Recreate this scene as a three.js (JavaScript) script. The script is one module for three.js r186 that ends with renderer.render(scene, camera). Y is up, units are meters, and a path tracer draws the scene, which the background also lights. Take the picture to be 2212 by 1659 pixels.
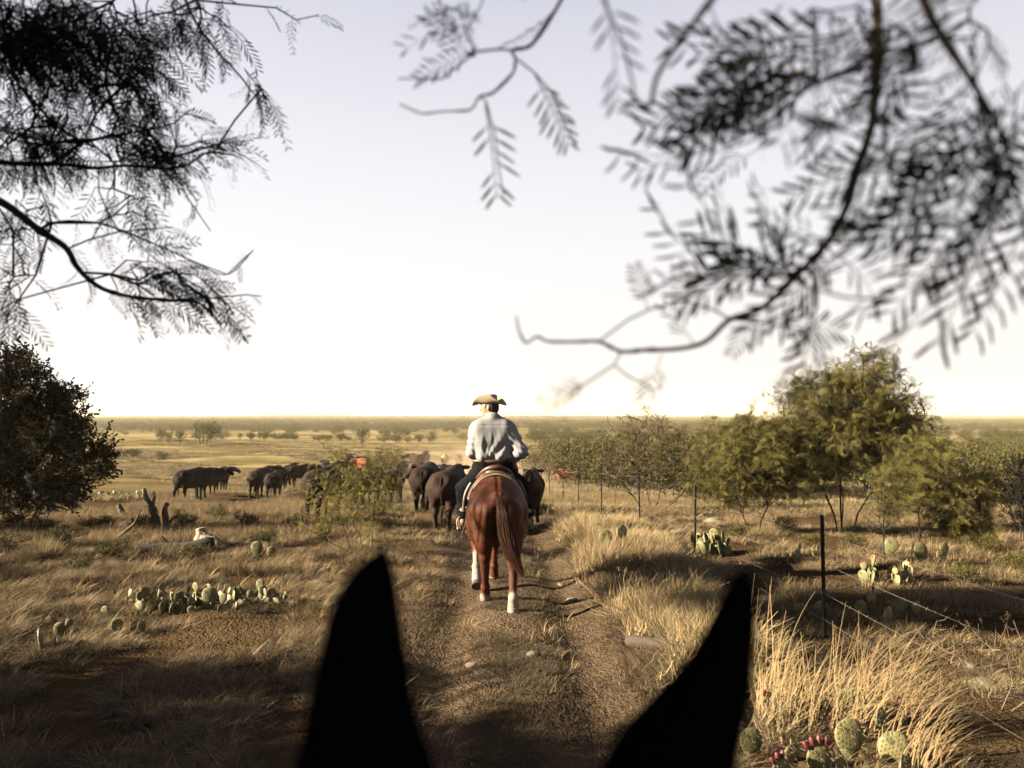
import * as THREE from 'three';
import { mergeGeometries } from 'three/addons/utils/BufferGeometryUtils.js';

// ---------------------------------------------------------------- camera, sky, sun, exposure
const W2 = 2212, FPX = 1500, HORIZON = 895, EYE = 2.2;
const scene = new THREE.Scene();
const camera = new THREE.PerspectiveCamera(2 * Math.atan(829.5 / FPX) * 180 / Math.PI, 4 / 3, 0.05, 9000);
const PITCH = Math.atan((HORIZON - 829.5) / FPX);
camera.position.set(0, EYE, 0);
camera.rotation.x = PITCH;
camera.focus = 9;
camera.userData.fStop = 1.75;

const renderer = new THREE.WebGLRenderer({ antialias: true });
renderer.toneMapping = THREE.LinearToneMapping;
renderer.toneMappingExposure = 9.2;
renderer.shadowMap.enabled = true;

const SUN = new THREE.Vector3(-0.93, 0.34, 0.2).normalize();
const sun = new THREE.DirectionalLight(new THREE.Color().setRGB(1.0, 0.85, 0.62), 5);
sun.name = 'sun';
sun.position.copy(SUN).multiplyScalar(120);
sun.castShadow = true;
sun.shadow.radius = 1;
sun.shadow.mapSize.set(4096, 4096);
Object.assign(sun.shadow.camera, { left: -60, right: 60, top: 60, bottom: -60, near: 1, far: 400 });
scene.add(sun); scene.add(sun.target);

{ // clear evening sky: pale at the horizon, blue-grey above, deeper blue overhead
  const w = 512, h = 256, data = new Float32Array(w * h * 4);
  const stops = [[-90, [.05, .042, .03]], [-1, [.10, .085, .06]], [0, [.338, .322, .298]], [5, [.332, .322, .314]], [12, [.318, .314, .322]], [20, [.285, .285, .305]], [31, [.220, .225, .256]], [48, [.072, .076, .104]], [65, [.034, .031, .056]], [90, [.022, .018, .042]]];
  const sa = Math.atan2(SUN.z, SUN.x);
  for (let r = 0; r < h; r++) {
    const el = ((r + 0.5) / h - 0.5) * 180;
    let k = 0; while (k < stops.length - 2 && el > stops[k + 1][0]) k++;
    const t = THREE.MathUtils.clamp((el - stops[k][0]) / (stops[k + 1][0] - stops[k][0]), 0, 1);
    for (let c = 0; c < w; c++) {
      const az = ((c + 0.5) / w - 0.5) * 2 * Math.PI, g = 1 + 0.08 * Math.cos(az - sa) * Math.max(0, Math.cos(el * Math.PI / 180));
      for (let q = 0; q < 3; q++) data[(r * w + c) * 4 + q] = (stops[k][1][q] * (1 - t) + stops[k + 1][1][q] * t) * g * .335;
      data[(r * w + c) * 4 + 3] = 1;
    }
  }
  const sky = new THREE.DataTexture(data, w, h, THREE.RGBAFormat, THREE.FloatType);
  sky.mapping = THREE.EquirectangularReflectionMapping; sky.magFilter = THREE.LinearFilter; sky.minFilter = THREE.LinearFilter; sky.needsUpdate = true;
  scene.background = sky; scene.environment = sky;
}
scene.fog = new THREE.FogExp2(new THREE.Color().setRGB(.95, .86, .66), 0.00018);

// ---------------------------------------------------------------- helpers
const V = (x, y, z) => new THREE.Vector3(x, y, z);
let seed = 7;
function rnd() { seed |= 0; seed = (seed + 0x6D2B79F5) | 0; let t = Math.imul(seed ^ (seed >>> 15), 1 | seed); t = (t + Math.imul(t ^ (t >>> 7), 61 | t)) ^ t; return ((t ^ (t >>> 14)) >>> 0) / 4294967296; }
const rr = (a, b) => a + (b - a) * rnd();
const gauss = () => (rnd() + rnd() + rnd() - 1.5) * 1.15;
const clamp = THREE.MathUtils.clamp, lerp = THREE.MathUtils.lerp, sstep = (x, a, b) => { const t = clamp((x - a) / (b - a), 0, 1); return t * t * (3 - 2 * t); };
function hash(i, j, k = 0) { let h = Math.imul(i, 374761393) ^ Math.imul(j, 668265263) ^ Math.imul(k, 1274126177); h = Math.imul(h ^ (h >>> 13), 1274126177); return ((h ^ (h >>> 16)) >>> 0) / 4294967296; }
function noise(x, y, k = 0) {
  const i = Math.floor(x), j = Math.floor(y), u = x - i, v = y - j, a = u * u * (3 - 2 * u), b = v * v * (3 - 2 * v);
  return lerp(lerp(hash(i, j, k), hash(i + 1, j, k), a), lerp(hash(i, j + 1, k), hash(i + 1, j + 1, k), a), b);
}
const fbm = (x, y, k = 0, n = 4) => { let s = 0, a = .5; for (let o = 0; o < n; o++, a *= .5, x = x * 2.03 + 11.3, y = y * 2.03 + 5.7) s += a * noise(x, y, k + o); return s; };
function noise3(x, y, z) { const k = Math.floor(z), t = z - k, s = t * t * (3 - 2 * t); return lerp(noise(x, y, k * 7 + 3), noise(x, y, k * 7 + 10), s); }

function dirOf(px, py) {
  const x = (px - 1106) / FPX, y = (829.5 - py) / FPX, c = Math.cos(PITCH), s = Math.sin(PITCH);
  return V(x, y * c + s, y * s - c);
}
function at(px, py, d) { const r = dirOf(px, py); return r.multiplyScalar(d / -r.z).add(camera.position); }   // a picture point at a real distance ahead

const PROFILE = [[-9999, 0], [0, 0], [8, 0], [11, -.06], [15, -.3], [19, -.58], [23, -.88], [31, -1.5], [40, -2.1], [55, -2.7], [80, -3.0], [128, -3.1], [150, -3.9], [200, -4.9], [320, -5.6], [700, -6.4], [9999, -7]];
function profile(f) {
  f = Math.max(f, 0);
  let k = 1; while (f > PROFILE[k + 1][0]) k++;
  const [a, ya] = PROFILE[k - 1], [b, yb] = PROFILE[k], [c, yc] = PROFILE[k + 1], [d, yd] = PROFILE[Math.min(k + 2, PROFILE.length - 1)];
  const t = (f - b) / (c - b), m0 = k === 1 ? 0 : (yc - ya) / (c - a), m1 = d === c ? 0 : (yd - yb) / (d - b), w = c - b, t2 = t * t, t3 = t2 * t;
  return (2 * t3 - 3 * t2 + 1) * yb + (t3 - 2 * t2 + t) * w * m0 + (-2 * t3 + 3 * t2) * yc + (t3 - t2) * w * m1;
}
const trackX = (f) => -0.12 - 0.012 * Math.max(0, f - 8) + 0.12 * Math.sin(f * 0.21);
const inTrack = (x, f) => { const u = Math.abs(x - trackX(f)) + (fbm(x * 1.3, f * .6, 5) - .47) * .7; return 1 - sstep(u, .95, 1.5); };   // 1 on the worn lane
function H(x, z) {
  const f = -z, flat = inTrack(x, f);
  let y = profile(f) + (fbm(x * .55, z * .55, 21) - .47) * .34 * (1 - .8 * flat) * sstep(Math.hypot(x, z), 2, 9) + (fbm(x * .12, z * .12, 31) - .47) * .5 * sstep(f, 16, 60);
  y += (fbm(x * .02, z * .02, 41) - .47) * 2.2 * sstep(f, 70, 160);
  y += (fbm(x * .0022, z * .0022, 45) - .47) * 11 * sstep(f, 500, 1600);
  const u = x - trackX(f);
  y -= .085 * (Math.exp(-((u - .62) ** 2) / .06) + Math.exp(-((u + .62) ** 2) / .06)) * sstep(f, -3, 2) * (1 - sstep(f, 20, 34));
  y += .1 * Math.exp(-((u - 1.75) ** 2) / .3) * sstep(f, 3, 6) * (1 - sstep(f, 13, 18));
  y += (fbm(x * 3.1, z * 3.1, 51, 3) - .44) * .05;
  return y;
}
function onGround(px, py) {                                                           // where the line of sight through a picture point meets the ground
  const r = dirOf(px, py); let lo = .5, hi = .5;
  for (let d = 1; d < 3000; d *= 1.02) { const p = r.clone().multiplyScalar(d).add(camera.position); if (p.y < H(p.x, p.z)) { hi = d; break; } lo = d; hi = d; }
  for (let k = 0; k < 24; k++) { const m = (lo + hi) / 2, p = r.clone().multiplyScalar(m).add(camera.position); if (p.y < H(p.x, p.z)) hi = m; else lo = m; }
  const p = r.multiplyScalar(hi).add(camera.position); p.y = H(p.x, p.z); return p;
}
const standAt = (px, d) => { const x = (px - 1106) / FPX * d; return V(x, H(x, -d), -d); };

const counts = {};
function numbered(name) { const n = counts[name] = (counts[name] ?? -1) + 1; return n ? name + '_' + String(n).padStart(3, '0') : name; }
function tag(o, label, category, group, kind) { Object.assign(o.userData, { label, category }); if (group) o.userData.group = group; if (kind) o.userData.kind = kind; return o; }
function thing(name, label, category, p = V(0, 0, 0), turn = 0, group) { const o = new THREE.Group(); o.name = numbered(name); o.position.copy(p); o.rotation.y = turn; scene.add(o); return tag(o, label, category, group); }
function part(name, geometry, material, parent) { const m = new THREE.Mesh(geometry, material); m.name = name; m.castShadow = m.receiveShadow = true; parent.add(m); return m; }
function copies(name, geometry, material, list, parent) {                             // list of [Matrix4, Color?]
  const m = new THREE.InstancedMesh(geometry, material, list.length); m.name = name; m.castShadow = m.receiveShadow = true;
  list.forEach(([x, c], i) => { m.setMatrixAt(i, x); if (c) m.setColorAt(i, c); });
  m.userData.kind = 'stuff'; parent.add(m); return m;
}
const rgb = (r, g, b) => new THREE.Color().setRGB(r, g, b);
const std = (r, g, b, rough = .85, more = {}) => new THREE.MeshPhysicalMaterial({ color: rgb(r * .37, g * .37, b * .37), specularIntensity: .6, roughness: rough, side: THREE.DoubleSide, ...more });
const leafMat = (r, g, b, t = .35) => new THREE.MeshPhysicalMaterial({ color: rgb(r * .45, g * .45, b * .45), roughness: .8, transmission: t, thickness: 0, side: THREE.DoubleSide, specularIntensity: .12 });
function geo(pos, idx, col, uv) {
  const g = new THREE.BufferGeometry(); g.setAttribute('position', new THREE.Float32BufferAttribute(pos, 3)); if (idx) g.setIndex(idx);
  if (col) g.setAttribute('color', new THREE.Float32BufferAttribute(col, 3)); if (uv) g.setAttribute('uv', new THREE.Float32BufferAttribute(uv, 2));
  g.computeVertexNormals(); return g;
}
// a bundle of tapered tubes: list of { pts: [Vector3], rad: [numbers], n: sides }
function tubes(list) {
  const pos = [], idx = [], uv = [], a = V(0, 0, 0), b = V(0, 0, 0), t = V(0, 0, 0);
  for (const { pts, rad, n = 5 } of list) {
    const base = pos.length / 3; let len = 0;
    t.subVectors(pts[1], pts[0]).normalize(); a.set(0, 1, 0); if (Math.abs(t.y) > .8) a.set(1, 0, 0); b.crossVectors(t, a).normalize(); a.crossVectors(b, t);
    pts.forEach((p, i) => {
      if (i) len += p.distanceTo(pts[i - 1]);
      t.subVectors(pts[Math.min(i + 1, pts.length - 1)], pts[Math.max(i - 1, 0)]).normalize();
      b.crossVectors(t, a).normalize(); a.crossVectors(b, t).normalize();
      for (let k = 0; k < n; k++) { const w = k / n * 2 * Math.PI, c = Math.cos(w) * rad[i], s = Math.sin(w) * rad[i]; pos.push(p.x + a.x * c + b.x * s, p.y + a.y * c + b.y * s, p.z + a.z * c + b.z * s); uv.push(k / n, len); }
      if (i) for (let k = 0; k < n; k++) { const q = base + (i - 1) * n, k2 = (k + 1) % n; idx.push(q + k, q + k2, q + n + k, q + k2, q + n + k2, q + n + k); }
    });
    const last = base + (pts.length - 1) * n; for (let k = 1; k < n - 1; k++) idx.push(last, last + k, last + k + 1, base, base + k + 1, base + k);
  }
  return geo(pos, idx, null, uv);
}
const curve = (pts, n) => new THREE.CatmullRomCurve3(pts, false, 'centripetal').getPoints(n);
const tube = (pts, r0, r1, n = 6, seg = 20) => { const p = curve(pts, seg); return { pts: p, rad: p.map((_, i) => lerp(r0, r1, i / seg)), n }; };

// smooth solids: a list of tapered bones joined with a smooth minimum, meshed on a grid (one vertex per crossed cell)
const bone = (a, b, r1, r2, k = .06, s = 1) => ({ a, ab: [b[0] - a[0], b[1] - a[1], b[2] - a[2]], r1, r2, k, s });   // s < 1 narrows sideways
function field(bones) {
  for (const o of bones) o.l = o.ab[0] ** 2 + o.ab[1] ** 2 + o.ab[2] ** 2 || 1e-9;
  return (x, y, z) => {
    let d = 1e3;
    for (const o of bones) {
      const px = x - o.a[0], py = y - o.a[1], pz = z - o.a[2], h = clamp((px * o.ab[0] + py * o.ab[1] + pz * o.ab[2]) / o.l, 0, 1);
      const qx = (px - o.ab[0] * h) / o.s, qy = py - o.ab[1] * h, qz = pz - o.ab[2] * h, e = Math.sqrt(qx * qx + qy * qy + qz * qz) - o.r1 - (o.r2 - o.r1) * h;
      if (e > d + o.k) continue;
      const m = Math.max(o.k - Math.abs(d - e), 0) / o.k; d = Math.min(d, e) - m * m * o.k * .25;
    }
    return d;
  };
}
function solid(f, lo, hi, cell, colorOf) {
  const n = [0, 1, 2].map((c) => Math.ceil((hi[c] - lo[c]) / cell) + 1), [nx, ny, nz] = n, val = new Float32Array(nx * ny * nz), at3 = (i, j, k) => (k * ny + j) * nx + i;
  for (let k = 0; k < nz; k++) for (let j = 0; j < ny; j++) for (let i = 0; i < nx; i++) {
    const v = f(lo[0] + i * cell, lo[1] + j * cell, lo[2] + k * cell); val[at3(i, j, k)] = v;
    const skip = Math.floor((v - cell * 3) / (cell * 1.4)); for (let q = 0; q < skip && i + 1 < nx; q++) val[at3(++i, j, k)] = v;   // far outside: nothing near
  }
  const id = new Int32Array(nx * ny * nz).fill(-1), pos = [], nor = [], idx = [], col = [];
  for (let k = 0; k < nz - 1; k++) for (let j = 0; j < ny - 1; j++) for (let i = 0; i < nx - 1; i++) {
    let sx = 0, sy = 0, sz = 0, m = 0;
    for (let e = 0; e < 12; e++) {
      const ax = e >> 2, u = e & 1, w = (e >> 1) & 1, o = [0, 0, 0]; o[(ax + 1) % 3] = u; o[(ax + 2) % 3] = w;
      const p = [...o]; p[ax] = 1; const a = val[at3(i + o[0], j + o[1], k + o[2])], b = val[at3(i + p[0], j + p[1], k + p[2])];
      if (a < 0 === b < 0) continue;
      const t = a / (a - b); o[ax] = t; sx += o[0]; sy += o[1]; sz += o[2]; m++;
    }
    if (!m) continue;
    id[at3(i, j, k)] = pos.length / 3;
    const x = lo[0] + (i + sx / m) * cell, y = lo[1] + (j + sy / m) * cell, z = lo[2] + (k + sz / m) * cell, h = cell * .6;
    pos.push(x, y, z);
    const g = V(f(x + h, y, z) - f(x - h, y, z), f(x, y + h, z) - f(x, y - h, z), f(x, y, z + h) - f(x, y, z - h)).normalize(); nor.push(g.x, g.y, g.z);
    if (colorOf) col.push(...colorOf(x, y, z, g));
  }
  for (let k = 1; k < nz - 1; k++) for (let j = 1; j < ny - 1; j++) for (let i = 1; i < nx - 1; i++) {
    const a = val[at3(i, j, k)] < 0;
    const quad = (b, p, q, r, s) => { if (a === val[b] < 0 || p < 0 || q < 0 || r < 0 || s < 0) return; if (a) idx.push(p, q, r, p, r, s); else idx.push(p, r, q, p, s, r); };
    quad(at3(i + 1, j, k), id[at3(i, j - 1, k - 1)], id[at3(i, j, k - 1)], id[at3(i, j, k)], id[at3(i, j - 1, k)]);
    quad(at3(i, j + 1, k), id[at3(i - 1, j, k - 1)], id[at3(i - 1, j, k)], id[at3(i, j, k)], id[at3(i, j, k - 1)]);
    quad(at3(i, j, k + 1), id[at3(i - 1, j - 1, k)], id[at3(i, j - 1, k)], id[at3(i, j, k)], id[at3(i - 1, j, k)]);
  }
  const g = new THREE.BufferGeometry(); g.setAttribute('position', new THREE.Float32BufferAttribute(pos, 3)); g.setAttribute('normal', new THREE.Float32BufferAttribute(nor, 3)); g.setIndex(idx);
  if (colorOf) g.setAttribute('color', new THREE.Float32BufferAttribute(col, 3));
  return g;
}

// textures computed pixel by pixel (grey unless a colour function is given)
function tex(n, f, srgb) {
  const d = new Uint8Array(n * n * 4);
  for (let j = 0; j < n; j++) for (let i = 0; i < n; i++) { const c = f(i / n, j / n), o = (j * n + i) * 4; for (let q = 0; q < 3; q++) d[o + q] = clamp(Math.round((c.length ? c[q] : c) * 255), 0, 255); d[o + 3] = 255; }
  const t = new THREE.DataTexture(d, n, n); t.wrapS = t.wrapT = THREE.RepeatWrapping; t.magFilter = THREE.LinearFilter; t.minFilter = THREE.LinearFilter; if (srgb) t.colorSpace = THREE.SRGBColorSpace; t.needsUpdate = true; return t;
}
function tiled(u, v, n, k) { const x = u * n, y = v * n, i = Math.floor(x), j = Math.floor(y), a = x - i, b = y - j, s = a * a * (3 - 2 * a), t = b * b * (3 - 2 * b), q = (m) => ((m % n) + n) % n; return lerp(lerp(hash(q(i), q(j), k), hash(q(i + 1), q(j), k), s), lerp(hash(q(i), q(j + 1), k), hash(q(i + 1), q(j + 1), k), s), t); }
const barkBump = tex(256, (u, v) => .5 * tiled(u, v, 12, 3) + .3 * tiled(u, v, 40, 4) + .2 * tiled(u, v, 90, 5));
const bark = std(.055, .04, .03, .95, { bumpMap: barkBump, bumpScale: .006 });
const barkDark = std(.02, .016, .014, .95, { bumpMap: barkBump, bumpScale: .004 });
const barkPale = std(.13, .095, .065, .95, { bumpMap: barkBump, bumpScale: .004 });

// ---------------------------------------------------------------- the ground: one sheet out to the horizon
const cattle = [];
{
  const line = (fine, step, far, grow) => { const a = [0]; let s = step; while (a[a.length - 1] < far) { if (a[a.length - 1] > fine) s *= grow; a.push(a[a.length - 1] + s); } return a; };
  const xr = line(5, .13, 3200, 1.075), xs = [...xr.slice(1).map((v) => -v).reverse(), ...xr], zf = line(13, .13, 5200, 1.05), zb = line(3, .5, 900, 1.3), zs = [...zb.slice(1).reverse(), ...zf.map((v) => -v)];
  const pos = [], col = [], uv = [], idx = [];
  for (const z of zs) for (const x of xs) {
    pos.push(x, H(x, z), z); uv.push(x / 2.2, z / 2.2);
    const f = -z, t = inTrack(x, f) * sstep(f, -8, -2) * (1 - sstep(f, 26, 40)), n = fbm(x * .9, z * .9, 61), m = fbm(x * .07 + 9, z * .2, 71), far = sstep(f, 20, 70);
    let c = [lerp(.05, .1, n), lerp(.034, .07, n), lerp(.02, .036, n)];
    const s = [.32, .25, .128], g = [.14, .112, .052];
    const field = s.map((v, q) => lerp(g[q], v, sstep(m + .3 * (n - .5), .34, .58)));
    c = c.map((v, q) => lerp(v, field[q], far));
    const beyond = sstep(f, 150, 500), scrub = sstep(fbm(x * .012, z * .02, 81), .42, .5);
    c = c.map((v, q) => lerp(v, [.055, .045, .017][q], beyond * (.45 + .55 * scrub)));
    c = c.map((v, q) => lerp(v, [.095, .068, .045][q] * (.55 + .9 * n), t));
    col.push(...c);
  }
  const nx = xs.length;
  for (let j = 0; j < zs.length - 1; j++) for (let i = 0; i < nx - 1; i++) { const a = j * nx + i; idx.push(a, a + 1, a + nx, a + 1, a + nx + 1, a + nx); }
  const grain = tex(1024, (u, v) => { const a = tiled(u, v, 9, 1), b = tiled(u, v, 37, 2), c = tiled(u, v, 120, 3), d = tiled(u * 1, v, 300, 4); return .42 + .2 * a + .22 * b + .22 * c + .24 * d; });
  const relief = tex(1024, (u, v) => .3 * tiled(u, v, 24, 6) + .35 * tiled(u, v, 70, 7) + .35 * tiled(u, v, 180, 8));
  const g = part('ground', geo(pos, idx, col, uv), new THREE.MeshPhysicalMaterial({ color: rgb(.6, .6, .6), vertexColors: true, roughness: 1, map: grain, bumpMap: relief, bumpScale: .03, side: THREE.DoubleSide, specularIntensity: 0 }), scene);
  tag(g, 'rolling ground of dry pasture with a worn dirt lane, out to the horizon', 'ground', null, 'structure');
}

// ---------------------------------------------------------------- dry grass
function tuft(n, h, spread, lean, w, cr, s0) {
  const pos = [], col = [], idx = [], save = seed; seed = s0;
  for (let b = 0; b < n; b++) {
    const a = rr(0, 2 * Math.PI), r = spread * Math.sqrt(rnd()) * .5, hh = h * rr(.45, 1.1), out = rr(.1, 1) * lean * hh, a2 = a + rr(-.8, .8), x0 = Math.cos(a) * r, z0 = Math.sin(a) * r;
    const pw = w * rr(.6, 1.3), sx = -Math.sin(a2 + rr(-.8, .8)), sz = Math.cos(a2), tone = rr(.55, 1.15), warm = rr(-.12, .12), base = pos.length / 3, kink = rr(.55, 1);
    for (let k = 0; k < 4; k++) {
      const t = k / 3, o = out * t ** 1.8, y = hh * (t - .28 * lean * t * t * kink), ww = pw * (1 - t * .85);
      for (const q of [-1, 1]) { pos.push(x0 + Math.cos(a2) * o + sx * ww * q, Math.max(-.02, y - .02), z0 + Math.sin(a2) * o + sz * ww * q); col.push(cr[0] * tone * (1 + warm), cr[1] * tone, cr[2] * tone * (1 - warm)); }
      if (k) { const i = base + k * 2; idx.push(i - 2, i - 1, i, i - 1, i + 1, i); }
    }
  }
  seed = save; return geo(pos, idx, col);
}
const M4 = (p, turn, s, sy = s, tilt = 0) => new THREE.Matrix4().compose(p, new THREE.Quaternion().setFromEuler(new THREE.Euler(tilt * Math.cos(turn * 7), turn, tilt * Math.sin(turn * 5), 'YXZ')), V(s, sy, s));
const grassMat = new THREE.MeshPhysicalMaterial({ color: rgb(.55, .54, .56), vertexColors: true, roughness: .9, side: THREE.DoubleSide, transmission: .25, thickness: 0, specularIntensity: .3 });
const STRAW = [.31, .235, .115], TAN = [.16, .112, .057], RUST = [.12, .073, .04];
function frustum(x, f, m = 1.2) { return Math.abs(x) < f * .76 + m; }
function grass(name, label, geoms, count, place, near) {
  const lists = geoms.map(() => []);
  let tries = 0, made = 0;
  while (made < count && tries++ < count * 12) { const q = place(); if (!q) continue; made++; lists[Math.floor(rnd() * geoms.length)].push(q); }
  const root = thing(name, label, 'grass'); root.userData.kind = 'stuff';
  geoms.forEach((g, i) => copies('tufts', g, grassMat, lists[i], root));
}
const bankMask = (x, f) => { const u = x - trackX(f); return sstep(u + .25 * (noise(x * 2, f * 2, 9) - .5), 1.05, 1.4) * (1 - sstep(u, 1.35 + .09 * f, 1.75 + .1 * f)) * sstep(f, 4.4, 6) * (1 - sstep(f, 14, 17)); };
const patch = (x, f) => fbm(x * .75 + 3, f * .55, 91);
{
  const tone = (v) => rgb(v, v * rr(.92, 1.03), v * rr(.85, 1.05));
  // low curled grass on the near pasture
  const low = [tuft(26, .13, .24, 1.5, .0035, TAN, 11), tuft(24, .17, .2, 1.1, .0032, STRAW, 12), tuft(24, .11, .26, 1.7, .0035, RUST, 13)];
  grass('short_grass', 'short curled dry grass covering the near pasture', low, 46000, () => {
    const f = 2.5 + 19 * rnd() ** 1.25, x = rr(-1, 1) * (f * .76 + 1.2), t = inTrack(x, f);
    if (rnd() < t * .985 || patch(x * 2.3, f * 3) < (x > 3 ? .48 : .42) + .12 * rnd()) return null;
    return [M4(V(x, H(x, -f), -f), rr(0, 6.28), rr(.7, 1.4), rr(.5, 1.3) * (.55 + .45 * sstep(f, 3, 8))), tone(rr(.6, 1.2))];
  });
  let k9 = 0;
  // worn, thin grass on the lane
  const thin = [tuft(16, .06, .2, 1.6, .003, TAN, 21), tuft(14, .08, .16, 1.3, .003, [.12, .095, .045], 22)];
  grass('trodden_grass', 'thin trodden grass between the wheel ruts of the lane', thin, 8500, () => {
    const f = 2.5 + 22 * rnd() ** 1.2, x = trackX(f) + (k9++ % 3 ? gauss() * .3 : rr(-1.4, 1.4)), u = Math.abs(x - trackX(f)); if (patch(x * 2, f * 2) < .43 + .1 * Math.exp(-((u - .62) ** 2) / .05)) return null;
    return [M4(V(x, H(x, -f), -f), rr(0, 6.28), rr(.6, 1.2), rr(.6, 1.3)), tone(rr(.6, 1))];
  });
  // taller reddish grass on the left pasture and among the cattle
  const mid = [tuft(24, .25, .24, .75, .0035, RUST, 31), tuft(24, .22, .28, .9, .0035, TAN, 32), tuft(18, .3, .18, .6, .003, STRAW, 33)];
  grass('tall_grass', 'taller russet grass on the slope below the cattle', mid, 26000, () => {
    const f = 9.5 + 25 * rnd() ** 1.1, x = rr(-1, 1) * (f * .76 + 1.5); if (inTrack(x, f) > .25 || (x > .8 && f < 18 && rnd() < .8)) return null;
    const k = patch(x * .7, f * .6) + (f > 13 && f < 24 && x < -1 ? .1 : -.02); if (k < .46 + .08 * rnd() || (f < 13 && noise(x * 1.5, f * 1.5, 77) < .55)) return null;
    return [M4(V(x, H(x, -f), -f), rr(0, 6.28), rr(.7, 1.2), rr(.6, 1.2)), tone(rr(.75, 1.2))];
  });
  // thick pale hay on the bank beside the fence
  const hay = [tuft(36, .27, .3, 1.1, .0042, [.46, .36, .19], 41), tuft(34, .22, .32, 1.35, .0042, [.40, .31, .16], 42), tuft(32, .34, .26, .85, .004, [.42, .325, .17], 43)];
  grass('bank_grass', 'thick pale hay grass on the bank between lane and fence', hay, 4600, () => {
    const f = rr(4.2, 17), x = trackX(f) + rr(.8, 2.9); if (rnd() > bankMask(x, f) || noise(x * 1.6, f * 1.1, 17) < .32) return null;
    return [M4(V(x, H(x, -f) - .01, -f), rr(0, 6.28), rr(.7, 1.35), rr(.5, 1.25), rr(.1, .75)), tone(rr(.65, 1.2))];
  });
  // far pasture, tufts as clumps
  const far = [tuft(30, .32, .7, .9, .012, [.38, .30, .155], 51), tuft(30, .26, .8, 1.1, .012, [.32, .25, .125], 52), tuft(26, .3, .7, .8, .012, [.14, .11, .042], 53)];
  grass('pasture_grass', 'dry grass of the wide pasture behind the herd', far, 42000, () => {
    const f = 20 + 112 * rnd() ** 1.35, x = rr(-1, 1) * (f * .78 + 3); if (patch(x * .12, f * .3) < .4 + .06 * rnd()) return null;
    return [M4(V(x, H(x, -f) - .02, -f), rr(0, 6.28), rr(.8, 1.5) * (1 + f / 140), rr(.5, 1.1)), tone(rr(.75, 1.15))];
  });
}

// ---------------------------------------------------------------- trees and shrubs
// grows limbs toward points of a crown: each new point joins the nearest limb; limbs thicken with what they carry
function grow(stems, targets, { r0 = .006, pow = .42, wander = .12, sag = 0 } = {}) {
  const nodes = [];
  const add = (p, parent) => { nodes.push({ p, parent, w: 0, len: parent < 0 ? 0 : nodes[parent].len + p.distanceTo(nodes[parent].p) }); return nodes.length - 1; };
  for (const s of stems) { let last = -1; for (const p of s) last = add(p, last); }
  const base = stems[0][0];
  const list = targets.map((p) => ({ p, d: p.distanceTo(base) * rr(.85, 1.15) })).sort((a, b) => a.d - b.d), tips = [];
  for (const { p } of list) {
    let best = 0, bd = 1e9;
    nodes.forEach((q, i) => { const d = q.p.distanceTo(p) + .22 * q.len + (q.p.y > p.y + .1 ? .25 * (q.p.y - p.y) : 0) + (q.parent < 0 ? .2 : 0); if (d < bd) { bd = d; best = i; } });
    const q = nodes[best].p, L = q.distanceTo(p), n = Math.max(2, Math.round(L / .22)); let last = best;
    const off = V(gauss(), gauss(), gauss()).multiplyScalar(L * wander);
    for (let k = 1; k <= n; k++) { const t = k / n; last = add(q.clone().lerp(p, t).addScaledVector(off, Math.sin(t * Math.PI)).add(V(0, -sag * L * Math.sin(t * Math.PI), 0)), last); }
    tips.push({ p, dir: p.clone().sub(nodes[nodes[last].parent].p).normalize() });
  }
  for (let i = nodes.length - 1; i >= 0; i--) { const o = nodes[i]; o.w += 1; if (o.parent >= 0) nodes[o.parent].w += o.w * .55 + .45; }
  const r = (o) => r0 * Math.max(1, o.w) ** pow, kids = nodes.map(() => []), segs = [];
  nodes.forEach((o, i) => { if (o.parent >= 0) kids[o.parent].push(i); });
  const chain = (i, from) => {                                                          // follows the thickest child, branches start new tubes
    const pts = from === undefined ? [] : [nodes[from].p], rad = from === undefined ? [] : [Math.min(r(nodes[from]), r(nodes[i]) * 1.25)];
    for (let c = i; c !== undefined;) { pts.push(nodes[c].p); rad.push(r(nodes[c])); const k = kids[c].sort((a, b) => nodes[b].w - nodes[a].w); for (const o of k.slice(1)) chain(o, c); c = k[0]; }
    if (pts.length > 1) segs.push({ pts, rad, n: rad[0] > .025 ? 7 : rad[0] > .01 ? 5 : 3 });
  };
  nodes.forEach((o, i) => { if (o.parent < 0) chain(i); });
  return { wood: tubes(segs), tips, nodes };
}
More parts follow.
